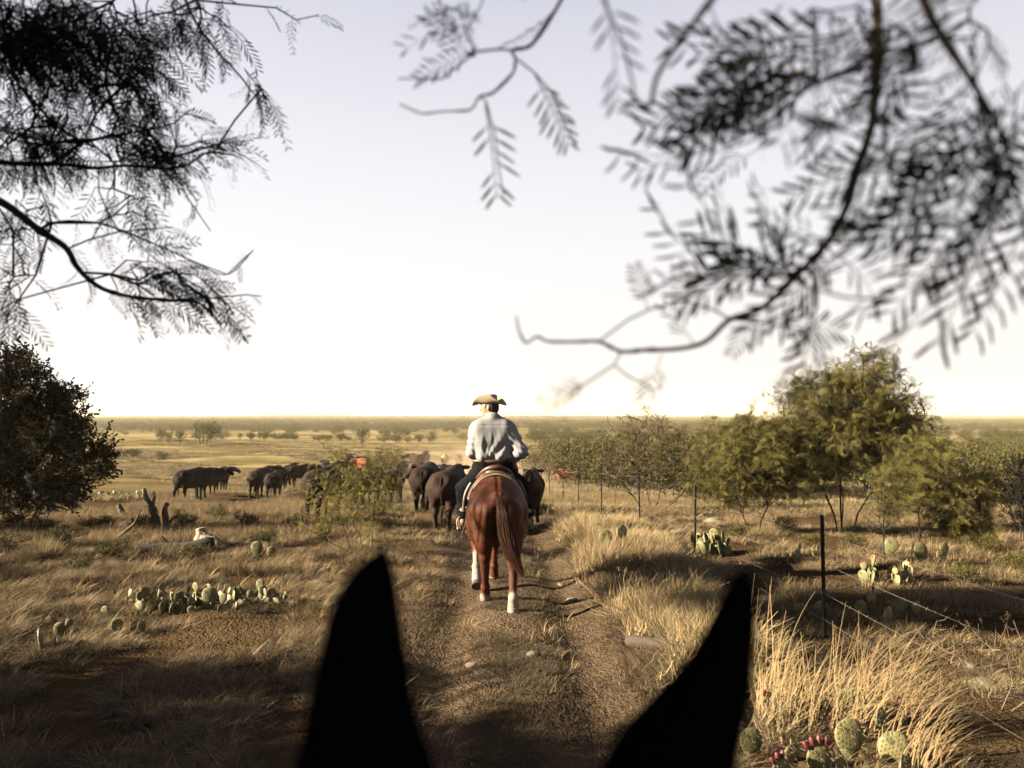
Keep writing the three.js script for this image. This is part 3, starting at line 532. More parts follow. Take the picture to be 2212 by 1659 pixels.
const coatRelief = tex(512, (u, v) => .35 * tiled(u, v, 14, 61) + .4 * tiled(u * 1, v, 90, 62) + .25 * tiled(u, v, 230, 63));
const coat = solid(horseField, [-.5, -.02, -2.05], [.5, 1.85, .75], .0165, HC);
{ const p = coat.attributes.position, uv = []; for (let i = 0; i < p.count; i++) uv.push((p.getX(i) + p.getZ(i)) / .35, p.getY(i) / .7); coat.setAttribute('uv', new THREE.Float32BufferAttribute(uv, 2)); }
part('body', coat, new THREE.MeshPhysicalMaterial({ color: rgb(.40, .32, .29), bumpMap: coatRelief, bumpScale: .004, vertexColors: true, roughness: .55, specularIntensity: .22, side: THREE.DoubleSide }), horse);
hoof([.165, 0, .575], paleHoof, horse, .12); hoof([-.135, 0, -.045], hornMat, horse); hoof([-.23, .062, -.455], hornMat, horse, -1.0); hoof([.01, 0, -1.2], hornMat, horse);
{
  const hair = (n, s0, f, col, name, mat) => { seed = s0; const list = []; for (let k = 0; k < n; k++) list.push(f(k / n)); return part(name, tubes(list), mat, horse); };
  const strand = (spread, tone) => (t) => {
    const a = rr(0, 6.28), r = Math.sqrt(rnd()), q = V(Math.cos(a) * r, 0, Math.sin(a) * r * .6), L = rr(.72, 1.03), w = [.035, .065, .07, .095, .085, .05, .02], end = V(rr(-.02, .02), 0, rr(-.02, .02));
    const core = [[.03, 1.315, .52], [.035, 1.27, .61], [.05, 1.12, .655], [.085, .9, .66], [.14, .7, .65], [.21, .53, .63], [.27, .42, .62]];
    const pts = core.map((c, i) => V(c[0], c[1], c[2]).addScaledVector(q, w[i]).addScaledVector(end, i / 6).add(V(gauss() * .007, 0, gauss() * .005))), p = curve(pts, 16).slice(0, Math.round(17 * L)); if (p.length < 3) p.push(p[p.length - 1]);
    const rad = p.map((_, i) => .0019 * (1 - .75 * i / p.length)); return { pts: p, rad, n: 3 };
  };
  hair(420, 31, strand(), null, 'tail', std(.12, .042, .02, .55)); hair(180, 33, strand(), null, 'tail', std(.25, .12, .065, .55)); hair(260, 35, strand(), null, 'tail', std(.05, .018, .011, .5));
  const man = (t) => { const u = rnd(), y = lerp(1.48, 1.82, u), z = lerp(-.85, -1.5, u); return tube([V(0, y, z), V(.07, y + .01, z - .02), V(.12, y - .1, z + .02), V(.13, y - rr(.15, .28), z + .03)], .004, .001, 3, 7); };
  hair(120, 37, man, null, 'mane', std(.2, .085, .04, .5));
  for (const s of [-1, 1]) { const e = new THREE.ConeGeometry(.042, .17, 10, 4); e.scale(1, 1, .55); e.rotateX(-.15); e.rotateZ(-s * .2); e.translate(s * .075, 1.86, -1.44); part('ear', e, std(.19, .07, .03, .6), horse); }
}
// things on the horse are placed in its axes
const onHorse = (p) => p.clone().applyAxisAngle(V(0, 1, 0), YAW).add(mount.p);
function carried(name, label, category, p = V(0, 0, 0)) { return thing(name, label, category, onHorse(p), YAW); }
// a thick cloth or leather sheet that lies on the horse's back, between two edges given along z for every angle round the barrel
function backSheet(a0, a1, zf, zr, off, thick, cols = 26, rows = 30) {
  const pos = [], idx = [], uv = [], hit = (a, z) => { let lo = .05, hi = .7; for (let k = 0; k < 22; k++) { const m = (lo + hi) / 2; if (horseField(Math.sin(a) * m, 1.08 + Math.cos(a) * m, z) < 0) lo = m; else hi = m; } return lo; };
  const nx = cols + 1, per = nx * (rows + 1), layer = (extra) => { for (let j = 0; j <= rows; j++) for (let i = 0; i <= cols; i++) { const a = lerp(a0, a1, i / cols), z = lerp(zf(a), zr(a), j / rows), r = hit(a, z) + extra + .004 * noise(i * .7, j * .6, 3); pos.push(Math.sin(a) * r, 1.08 + Math.cos(a) * r, z); uv.push(a * .35, z); } };
  layer(off + thick); layer(off);
  for (let j = 0; j < rows; j++) for (let i = 0; i < cols; i++) { const q = j * nx + i; idx.push(q, q + nx, q + 1, q + 1, q + nx, q + nx + 1); const b = q + per; idx.push(b, b + 1, b + nx, b + 1, b + nx + 1, b + nx); }
  const rim = []; for (let i = 0; i < cols; i++) rim.push([i, i + 1], [rows * nx + i + 1, rows * nx + i]); for (let j = 0; j < rows; j++) rim.push([(j + 1) * nx, j * nx], [j * nx + cols, (j + 1) * nx + cols]);
  for (const [p, q] of rim) idx.push(p, q, p + per, q, q + per, p + per);
  return geo(pos, idx, null, uv);
}
const leather = std(.11, .045, .024, .45, { bumpMap: barkBump, bumpScale: .002 }), leatherDark = std(.035, .018, .013, .5), leatherTan = std(.27, .17, .095, .6), woolMat = std(.42, .34, .22, .95, { bumpMap: hairMap, bumpScale: .008 });
{
  const blanket = carried('saddle_blanket', 'cream woven blanket showing under the saddle skirts', 'blanket');
  part('cloth', backSheet(-1.25, 1.25, () => -.88, (a) => -.06 - .07 * (a / 1.25) ** 2, .004, .02), woolMat, blanket);
  const saddle = carried('western_saddle', 'brown leather stock saddle with raised cantle under the rider', 'saddle');
  part('skirt', backSheet(-1.28, 1.28, () => -.82, (a) => -.10 - .05 * (a / 1.2) ** 2, .026, .014), leather, saddle);
  { const e = []; for (let k = 0; k <= 40; k++) { const a = lerp(-1.28, 1.28, k / 40); const z = -.10 - .05 * (a / 1.2) ** 2; let lo = .05, hi = .7; for (let q = 0; q < 20; q++) { const m = (lo + hi) / 2; if (horseField(Math.sin(a) * m, 1.08 + Math.cos(a) * m, z) < 0) lo = m; else hi = m; } const r = lo + .04; e.push(V(Math.sin(a) * r, 1.08 + Math.cos(a) * r, z)); } part('skirt_binding', tubes([{ pts: e, rad: e.map(() => .0085), n: 6 }]), leatherTan, saddle); }
  // seat and cantle
  part('seat', solid(field([bone([-.07, 1.41, -.45], [.07, 1.41, -.45], .11, .11, .05), bone([-.1, 1.41, -.28], [.1, 1.41, -.28], .115, .115, .06), bone([-.06, 1.45, -.66], [.06, 1.45, -.66], .09, .09, .05)]), [-.3, 1.34, -.82], [.3, 1.7, -.1], .014), leather, saddle);
  { const pts = []; for (let k = 0; k <= 24; k++) { const u = lerp(-1, 1, k / 24); pts.push(V(u * .235, 1.575 - .15 * Math.abs(u) ** 2.6, -.20 - .16 * u * u)); } const g = tubes([{ pts, rad: pts.map((_, i) => .026 * Math.sin(Math.PI * (.12 + .76 * i / 24)) + .006), n: 8 }]); part('cantle_roll', g, leather, saddle);
    const w = [], id = []; pts.forEach((p, i) => { w.push(p.x, p.y, p.z + .004, p.x * .93, 1.40, p.z + .05, p.x, p.y, p.z - .03, p.x * .93, 1.40, p.z - .01); if (i) { const b = i * 4; id.push(b - 4, b - 3, b, b - 3, b + 1, b, b - 2, b + 2, b - 1, b - 1, b + 2, b + 3); } }); part('cantle', geo(w, id), std(.06, .025, .017, .5), saddle); }
  part('horn', mergeGeometries([new THREE.CylinderGeometry(.02, .028, .09, 10).translate(0, 1.6, -.74), new THREE.CylinderGeometry(.035, .035, .018, 14).translate(0, 1.65, -.74)]), leather, saddle);
  for (const s of [-1, 1]) {
    part('fender', tubes([tube([V(s * .26, 1.42, -.5), V(s * .37, 1.22, -.52), V(s * .40, 1.02, -.5), V(s * .41, .93, -.48)], .035, .03, 5, 10)]), leatherDark, saddle);
    const st = part('stirrup', tubes([tube([V(s * .41, .96, -.48), V(s * .345, .90, -.46), V(s * .345, .80, -.46)], .014, .014, 6, 8), tube([V(s * .41, .96, -.48), V(s * .475, .90, -.46), V(s * .475, .80, -.46)], .014, .014, 6, 8), tube([V(s * .335, .795, -.46), V(s * .41, .79, -.46), V(s * .485, .795, -.46)], .022, .022, 6, 8)]), std(.3, .22, .14, .5), saddle);
  }
  const lat = (pts) => tube(pts.map((p) => V(...p)), .0055, .004, 4, 16);
  part('saddle_string', tubes([lat([[-.36, .98, -.32], [-.38, .86, -.3], [-.42, .74, -.28], [-.41, .64, -.27]]), lat([[-.36, .98, -.3], [-.34, .84, -.28], [-.35, .72, -.26], [-.31, .66, -.26]])]), leatherDark, saddle);
  part('rear_cinch', tubes([lat([[-.33, 1.12, -.2], [-.35, .98, -.2], [-.3, .84, -.2], [-.15, .77, -.2], [0, .755, -.2]]), lat([[-.36, 1.05, -.14], [-.37, .95, -.1], [-.33, .86, -.06], [-.24, .8, -.02]])]), leather, saddle);
  part('concho', mergeGeometries([[-.335, 1.2, -.145], [-.365, 1.09, -.155]].map((p) => new THREE.SphereGeometry(.016, 10, 8).scale(.8, 1, 1.2).translate(...p))), std(.6, .55, .45, .3, { metalness: .7 }), saddle);
  const rope = carried('lariat', 'dark coiled rope hanging at the right side of the saddle', 'rope');
  const coils = []; for (let k = 0; k < 4; k++) { const pts = []; for (let q = 0; q <= 28; q++) { const a = q / 28 * 2 * Math.PI; pts.push(V(.40 + .012 * k + .06 * Math.sin(a) * .5 + .05 * Math.cos(a), 1.31 - .02 * k + (.20 + .012 * k) * Math.cos(a), -.62 + (.15 + .01 * k) * Math.sin(a))); } coils.push({ pts, rad: pts.map(() => .0065), n: 5 }); }
  part('coil', tubes(coils), std(.035, .025, .018, .8), rope);
}

// ---------------------------------------------------------------- the rider
{
  const man = carried('person', 'man in pale striped shirt, jeans and straw hat riding away, head turned left', 'person');
  const skin = std(.42, .235, .15, .55), C = V(-.075, 2.315, -.5), fd = V(-.93, 0, -.37).normalize(), sd = V(-.37, 0, .93).normalize();
  const P = (f, s, u) => { const p = C.clone().addScaledVector(fd, f).addScaledVector(sd, s); return [p.x, p.y + u, p.z]; };
  const LS = [-.24, 2.04, -.45], LE = [-.285, 1.77, -.44], LW = [-.2, 1.64, -.72], RS = [.17, 2.04, -.45], RE = [.32, 1.765, -.37], RW = [.235, 1.62, -.45];
  const hand = (w, d, out, k) => { const a = (t, q, u) => [w[0] + d[0] * t + out[0] * q, w[1] + d[1] * t + u, w[2] + d[2] * t + out[2] * q]; const list = [bone(w, a(.07, 0, 0), .03, .034, .03)]; [[-.03, .15], [-.01, .165], [.012, .155], [.03, .135]].forEach(([q, L]) => list.push(bone(a(.07, q, 0), a(L - .035, q * 1.15, -.012), .0095, .009, .012), bone(a(L - .035, q * 1.15, -.012), a(L, q * 1.1, -.035), .009, .0075, .008))); list.push(bone(a(.03, k * .03, 0), a(.09, k * .055, -.012), .012, .009, .014)); return list; };
  const bodyBones = [
    bone(P(-.025, 0, .03), P(.025, 0, .03), .088, .086, .05), bone(P(.03, 0, -.04), P(.06, 0, -.09), .06, .042, .05), bone(P(.078, 0, -.105), P(.078, 0, -.105), .024, .024, .03), bone(P(.1, 0, .012), P(.122, 0, -.028), .011, .015, .014), bone(P(.093, 0, -.06), P(.1, 0, -.066), .016, .013, .016), bone(P(.088, -.03, .035), P(.088, .03, .035), .018, .018, .02),
    bone([-.045, 2.1, -.45], P(-.03, 0, -.05), .068, .06, .04), bone([-.15, 2.06, -.45], [.09, 2.06, -.45], .07, .07, .06), bone([-.035, 2.0, -.46], [-.035, 1.62, -.46], .095, .09, .08), bone([-.13, 1.58, -.45], [.07, 1.58, -.45], .11, .11, .06),
    bone(LS, LE, .05, .038), bone(LE, LW, .038, .03), bone(RS, RE, .05, .038), bone(RE, RW, .038, .03), ...hand(LW, [.3, -.1, -.95], [.95, 0, .3], 1), ...hand(RW, [.25, -.75, -.6], [.9, .1, .3], -1),
    bone([-.12, 1.55, -.45], [-.415, 1.27, -.68], .08, .06), bone([-.415, 1.27, -.68], [-.405, .93, -.5], .058, .042), bone([.07, 1.55, -.45], [.40, 1.27, -.68], .08, .06), bone([.40, 1.27, -.68], [.405, .93, -.5], .058, .042),
  ];
  part('body', solid(field(bodyBones), [-.55, .84, -.98], [.55, 2.46, -.28], .0125), skin, man);
  part('head', solid(field(bodyBones.slice(0, 7)), [-.26, 2.15, -.68], [.1, 2.47, -.32], .006), skin, man);
  { const e = new THREE.SphereGeometry(.034, 14, 10); e.scale(.62, 1, .3); e.rotateY(Math.atan2(sd.x, sd.z) - .35); const p = P(-.012, .088, .0); e.translate(...p); part('ear', e, skin, man); }
  for (const s of [-1, 1]) { const e = new THREE.SphereGeometry(.012, 10, 8); e.translate(...P(.083, s * .033, .016)); part('eye', e, std(.05, .035, .03, .3), man); }
  const crown = field([bone(P(-.028, 0, .03), P(.02, 0, .03), .094, .09, .05), bone(P(-.05, 0, -.03), P(-.03, 0, -.075), .068, .05, .05)]);
  part('hair', solid((x, y, z) => Math.max(crown(x, y, z), (x - C.x) * fd.x + (z - C.z) * fd.z - .035 + Math.max(0, C.y - y) * .9), [-.26, 2.2, -.68], [.1, 2.46, -.34], .006), std(.03, .017, .012, .6), man);
  // shirt with folds
  const shirtField = field([
    bone([-.165, 2.055, -.45], [.095, 2.055, -.45], .118, .118, .1), bone([-.15, 1.9, -.45], [.08, 1.9, -.45], .145, .145, .1), bone([-.145, 1.72, -.445], [.075, 1.72, -.445], .135, .135, .08), bone([-.15, 2.1, -.45], [-.055, 2.185, -.455], .062, .07, .06), bone([.09, 2.1, -.45], [-.01, 2.185, -.455], .062, .07, .06),
    bone(LS, LE, .098, .078, .07), bone(LE, LW, .074, .05, .05), bone(RS, RE, .098, .08, .07), bone(RE, [.25, 1.655, -.43], .078, .05, .05),
  ]);
  const fold = (x, y, z) => {
    const low = sstep(2.12 - y, .05, .4), u = x + .035 - (2.2 - y) * .1 * Math.sin(y * 3), w = u * 40 + 5 * noise(y * 3.1, x * 2.2, 5) + (2.1 - y) * (u > 0 ? 12 : -9);
    const back = .0085 * low * Math.sin(w) * (1 - sstep(Math.abs(u), .16, .25)), pleat = .008 * Math.exp(-((u + .03) ** 2) / .0006) * low, el = .007 * Math.sin(y * 75 + x * 40) * sstep(Math.abs(u), .2, .27) * (1 - sstep(y, 1.9, 2.05));
    const puff = .014 * Math.exp(-((y - 1.7) ** 2) / .003) * (1 + .6 * Math.sin(x * 32)); const yoke = -.006 * Math.exp(-((y - 2.09) ** 2) / .00006), fine = .0018 * Math.sin(x * 95 + y * 30 + 9 * noise(x * 6, y * 5, 8)) * low; return back + pleat + el + puff + yoke + fine + .006 * (noise3(x * 16, y * 9, z * 16) - .5);
  };
  const shirt = solid((x, y, z) => Math.max(shirtField(x, y, z) - fold(x, y, z), 1.638 + .006 * Math.sin(x * 22) - y), [-.52, 1.56, -.92], [.5, 2.28, -.2], .0115);
  { const p = shirt.attributes.position, uv = []; for (let i = 0; i < p.count; i++) uv.push((p.getX(i) + .5 * p.getZ(i)) / .22, p.getY(i) / .22); shirt.setAttribute('uv', new THREE.Float32BufferAttribute(uv, 2)); }
  const stripe = tex(512, (u, v) => { const s = Math.abs(((u * 14) % 1) - .5) < .16 ? 0 : 1, g = .92 + .08 * hash(Math.floor(u * 512), Math.floor(v * 256)); return s ? [.90 * g, .88 * g, .83 * g] : [.60 * g, .59 * g, .60 * g]; }, true);
  part('shirt', shirt, new THREE.MeshStandardMaterial({ map: stripe, color: rgb(.165, .178, .205), roughness: .85, side: THREE.DoubleSide }), man);
  { const c = new THREE.CylinderGeometry(.07, .078, .05, 24, 2, true); c.rotateX(.18); c.translate(-.055, 2.222, -.458); part('collar', c, std(.72, .68, .6), man); }
  { const c = new THREE.CylinderGeometry(.056, .054, .05, 16, 1, true); c.rotateZ(-.5); c.translate(.255, 1.66, -.43); part('cuff', c, std(.7, .67, .6), man); }
  // jeans, belt, boots
  const denimFold = (x, y, z) => .006 * Math.sin(y * 60 + x * 18 + z * 25) + .006 * noise3(x * 20, y * 20, z * 20);
  const jeansField = field([bone([-.135, 1.57, -.45], [.065, 1.57, -.45], .142, .142, .08), bone([-.14, 1.63, -.445], [.07, 1.63, -.445], .115, .115, .08), bone([-.12, 1.55, -.46], [-.415, 1.27, -.68], .118, .085, .08), bone([-.415, 1.27, -.68], [-.408, .93, -.51], .084, .07, .05), bone([.06, 1.55, -.46], [.40, 1.27, -.68], .118, .085, .08), bone([.40, 1.27, -.68], [.405, .93, -.51], .084, .07, .05)]);
  part('jeans', solid((x, y, z) => Math.max(jeansField(x, y, z) - denimFold(x, y, z), y - 1.665, .905 - y), [-.56, .88, -.84], [.54, 1.7, -.22], .0135, (x, y, z) => { const n = .75 + .5 * noise3(x * 14, y * 14, z * 14); return [.006 * n, .0065 * n, .008 * n]; }), new THREE.MeshPhysicalMaterial({ color: rgb(.5, .5, .52), specularIntensity: .1, vertexColors: true, roughness: .95, side: THREE.DoubleSide }), man);
  { const b = new THREE.TorusGeometry(1, .075, 8, 48); b.scale(.245, .148, .3); b.rotateX(Math.PI / 2); b.translate(-.035, 1.64, -.447); part('belt', b, std(.12, .055, .03, .5), man); }
  const boot = std(.30, .22, .15, .5);
  for (const s of [-1, 1]) {
    const x = s < 0 ? -.408 : .41;
    part('boot', mergeGeometries([solid(field([bone([x, 1.0, -.52], [x, .88, -.5], .058, .05, .04), bone([x, .86, -.49], [x + s * .02, .845, -.6], .048, .05, .04), bone([x + s * .02, .845, -.6], [x + s * .035, .84, -.72], .05, .03, .04)]), [x - .12, .76, -.8], [x + .12, 1.08, -.4], .01)]), boot, man);
    const h = new THREE.BoxGeometry(.062, .045, .06); h.translate(x, .80, -.47); part('boot_heel', h, std(.03, .02, .015, .6), man);
  }
  // straw hat, brim curled up at the sides
  const hat = new THREE.Group(); hat.name = 'hat'; hat.position.set(C.x, C.y + .02, C.z); hat.rotation.y = Math.atan2(-fd.z, fd.x); hat.rotation.z = 0; man.add(hat);   // local +x is the front of the hat
  const straw = std(.52, .42, .29, .85), pos = [], idx = [], N = 56, R = 10;
  for (const side of [0, 1]) for (let j = 0; j <= R; j++) for (let i = 0; i <= N; i++) {
    const a = i / N * 2 * Math.PI, t = j / R, ro = .205 + .018 * Math.cos(a) ** 2, r = lerp(.092 + .012 * Math.cos(a) ** 2, ro, t), s2 = Math.sin(a) ** 2, lift = .105 * s2 ** .9 * t ** 1.7 - .028 * Math.cos(a) ** 2 * t ** 1.4, k = 1 - .14 * s2 * t;
    pos.push(Math.cos(a) * r, .03 + lift + (side ? .0045 : 0), Math.sin(a) * r * k);
  }
  const L = (N + 1) * (R + 1);
  for (let j = 0; j < R; j++) for (let i = 0; i < N; i++) { const q = j * (N + 1) + i, w = q + N + 1; idx.push(q, q + 1, w, q + 1, w + 1, w, q + L, w + L, q + 1 + L, q + 1 + L, w + L, w + 1 + L); if (j === R - 1) idx.push(w, w + 1, w + L, w + 1, w + 1 + L, w + L); }
  part('brim', geo(pos, idx), straw, hat);
  const cp = [], ci = [], CN = 40, CR = 14;
  for (let j = 0; j <= CR; j++) for (let i = 0; i <= CN; i++) { const a = i / CN * 2 * Math.PI, t = j / CR, top = sstep(t, .55, 1), r = t < .6 ? 1 - .16 * (t / .6) ** 2 : .84 * Math.cos((t - .6) / .4 * Math.PI / 2) ** .8, x = Math.cos(a) * r * .108, z = Math.sin(a) * r * .092 * (1 - .18 * sstep(Math.cos(a), .2, 1) * sstep(t, .2, .8)); cp.push(x, .03 + .128 * Math.sin(Math.min(t / .66, 1) * Math.PI / 2) + .012 * Math.cos(a) * t - .04 * top * Math.exp(-(z * z) / .0006) * (t > .6 ? 1 : 0), z); if (i && j) { const q = j * (CN + 1) + i, w = q - CN - 1; ci.push(w - 1, w, q - 1, w, q, q - 1); } }
  part('crown', geo(cp, ci), straw, hat);
  { const b = new THREE.CylinderGeometry(.1, .104, .022, 40, 1, true); b.scale(1.05, 1, .9); b.translate(0, .045, 0); part('hat_band', b, std(.36, .26, .16, .7), hat); }
}

// ---------------------------------------------------------------- cattle
function cowShape(head, step) {
  const b = [bone([0, .93, .55], [0, .90, -.45], .335, .36, .12, .86), bone([0, 1.12, .75], [0, 1.16, -.6], .15, .16, .12), bone([0, .78, .2], [0, .74, -.35], .22, .26, .14, .9), bone([0, 1.02, .7], [0, .95, .86], .26, .2, .12), bone([0, .98, -.55], [0, .8, -.78], .33, .2, .12, .8), bone([0, .62, -.7], [0, .72, -.95], .08, .06, .1, .5)];
  for (const s of [-1, 1]) {
    b.push(bone([s * .2, 1.14, .55], [s * .13, 1.1, .92], .11, .08, .12), bone([s * .17, .95, .68], [s * .18, .72, .62], .2, .13, .1), bone([s * .17, .95, .8], [s * .16, .7, .84], .16, .09, .1));
    const q = step * s * .13; b.push(bone([s * .17, .74, .7], [s * .15, .47, .9 + q], .12, .06, .06), bone([s * .15, .5, .9 + q], [s * .15, .12, .85 + q * 1.4], .058, .042, .04), bone([s * .15, .1, .84 + q * 1.4], [s * .15, .04, .81 + q * 1.4], .05, .058, .03));
    b.push(bone([s * .17, .95, -.55], [s * .16, .62, -.62], .17, .09, .1), bone([s * .16, .64, -.62], [s * .14, .4, -.62 - q], .08, .058, .05), bone([s * .14, .4, -.62 - q], [s * .14, .12, -.62 - q * 1.3], .052, .04, .03), bone([s * .14, .1, -.62 - q * 1.3], [s * .14, .04, -.65 - q * 1.3], .048, .056, .03));
  }
  const [n, p, m] = head; b.push(bone([0, 1.02, -.68], n, .27, .17, .12, .72), bone(n, p, .17, .125, .08, .85), bone(p, m, .125, .075, .06), bone(m, m, .078, .078, .04));
  const body = solid(field(b), [-.95, -.03, -1.75], [.95, 1.5, 1.15], .028, (x, y, z) => { const v = (.85 + .25 * noise3(x * 3, y * 3, z * 3)) * (y < .07 ? .5 : 1); return [v, v, v]; });
  const ears = [-1, 1].map((s) => { const d = V(p[0] - n[0], 0, p[2] - n[2]).normalize(), r = V(-d.z, 0, d.x).multiplyScalar(s), o = V(...p).addScaledVector(d, -.06).addScaledVector(r, .09).add(V(0, .07, 0)), g = new THREE.SphereGeometry(.5, 10, 8); g.scale(.2, .1, .05); g.rotateY(-Math.atan2(r.z, r.x)); g.translate(o.x + r.x * .09, o.y - .01, o.z + r.z * .09); return g; });
  return { body, ears };
}
const cowTail = (() => { const list = [tube([V(0, 1.19, .93), V(0, 1.13, 1.01), V(.01, .9, 1.035), V(.03, .6, 1.02)], .022, .010, 5, 10)]; seed = 77; for (let k = 0; k < 14; k++) list.push(tube([V(.03, .62, 1.02), V(.02 + gauss() * .03, .48, 1.02 + gauss() * .03), V(.02 + gauss() * .03, rr(.28, .38), 1.02 + gauss() * .02)], .012, .004, 3, 5)); return tubes(list); })();
const cowShapes = [cowShape([[0, 1.16, -1.0], [0, 1.2, -1.2], [0, 1.02, -1.5]], .5), cowShape([[.28, 1.12, -.98], [.5, 1.14, -1.08], [.75, .98, -1.2]], -.8), cowShape([[-.28, 1.12, -.98], [-.5, 1.12, -1.05], [-.72, .92, -1.12]], .8), cowShape([[0, .9, -1.05], [0, .66, -1.2], [.02, .36, -1.3]], -.4)];
const hide = (r, g, b) => new THREE.MeshPhysicalMaterial({ color: rgb(r * .62, g * .62, b * .62), vertexColors: true, roughness: .8, specularIntensity: .15, side: THREE.DoubleSide });
const hides = { black: hide(.008, .0055, .0055), brown: hide(.014, .0075, .006), dun: hide(.022, .012, .009), red: hide(.14, .04, .024), tan: hide(.26, .17, .11) };
const tails = Object.fromEntries(Object.entries(hides).map(([k, m]) => [k, std(m.color.r * 2, m.color.g * 2, m.color.b * 2, .9, { specularIntensity: .15 })]));
function cow(px, d, shape, coat, heading, s, label, name = 'cow', category = 'cow') {                  // heading: degrees turned left from straight away
  const t = thing(name, label, category, standAt(px, d), heading * Math.PI / 180 + Math.atan((1106 - px) / FPX), 'cattle driven down the lane'); t.scale.setScalar(s);
  part('body', cowShapes[shape].body, hides[coat], t); for (const e of cowShapes[shape].ears) part('ear', e, tails[coat], t); part('tail', cowTail, tails[coat], t); return t;
}
cow(417, 29, 1, 'black', -28, 1.02, 'black cow farthest left, body turned right, tail towards us');
cow(452, 31.5, 1, 'black', -20, .95, 'black cow half hidden behind the leftmost cow');
cow(484, 38, 1, 'black', -6, 1.0, 'black cow third from left, standing apart behind the leftmost pair');
cow(558, 31.5, 1, 'dun', -8, .98, 'brown cow seen from behind with a lit left flank, left of the stocky black one');
cow(574, 36, 1, 'brown', -20, .95, 'dark brown cow partly covered by the lit brown one');
cow(596, 30, 3, 'black', -10, .9, 'stocky black cow with lowered head in the middle of the left cattle');
cow(606, 40, 2, 'black', 6, 1.05, 'black cow just behind the stocky lowered-head cow');
cow(630, 43, 0, 'brown', -12, 1.05, 'dark narrow cow left of the one beside the slender bush', 'cow');
cow(650, 42, 1, 'brown', -38, 1.02, 'brown cow turned half right, left of the slender bush');
cow(704, 18.5, 0, 'brown', -18, 1.04, 'large dark cow behind the left half of the slender bush, hind leg showing');
cow(706, 45, 0, 'black', 4, 1.15, 'black cow rising behind the large one at the slender bush');
cow(729, 47, 1, 'black', -10, 1.15, 'black cow to the right of the one rising behind the bush');
cow(752, 24, 1, 'black', -58, .98, 'black cow crossing sideways behind the slender bush');
cow(796, 24.5, 0, 'black', -20, .98, 'black rounded cow behind the middle of the slender bush');
cow(847, 26, 2, 'brown', 10, 1.0, 'dark cow at the right edge of the slender bush');
cow(755, 61, 0, 'black', 0, 1.2, 'far black cow above the slender bush, leftmost of the far ones');
cow(771, 60, 1, 'black', -20, 1.1, 'far black cow beside the far reddish cow');
cow(788, 56, 2, 'red', 20, 1.05, 'far reddish cow left of the hazy bush');
cow(846, 54, 0, 'red', -10, 1.05, 'reddish cow half hidden by the hazy bush');
cow(866, 50, 0, 'brown', -18, 1.15, 'dark cow to the right of the hazy bush');
cow(899, 61, 2, 'brown', 18, 1.15, 'hazy dark cow with head turned left, right of the hazy bush');
cow(919, 63, 0, 'brown', -4, 1.2, 'hazy brown cow seen from behind, near the dusty bright pasture');
cow(961, 64, 0, 'tan', 0, 1.0, 'pale tan cow faint in the dust');
cow(992, 66, 0, 'dun', 4, 1.0, 'faint brown cow in the dust left of the rider');
cow(923, 19.5, 2, 'brown', -8, 1.06, 'big dark cow on the lane with its head turned left');
cow(952, 26, 0, 'dun', -6, 1.05, 'dusty brown cow between the two big cows on the lane');
cow(972, 15.4, 0, 'dun', -10, 1.03, 'nearest brown cow walking ahead, beside the left knee of the rider');
cow(1142, 16.6, 0, 'dun', -6, 1.0, 'brown cow walking right of the ridden horse');
cow(1224, 46, 2, 'red', 78, .78, 'red calf standing sideways behind the fence posts', 'calf', 'calf');
cow(1158, 60, 0, 'red', 10, .85, 'small reddish calf at the end of the fence line', 'calf', 'calf');
cow(1126, 62, 0, 'tan', 8, .8, 'whitish calf just right of the rider in the dust', 'calf', 'calf');

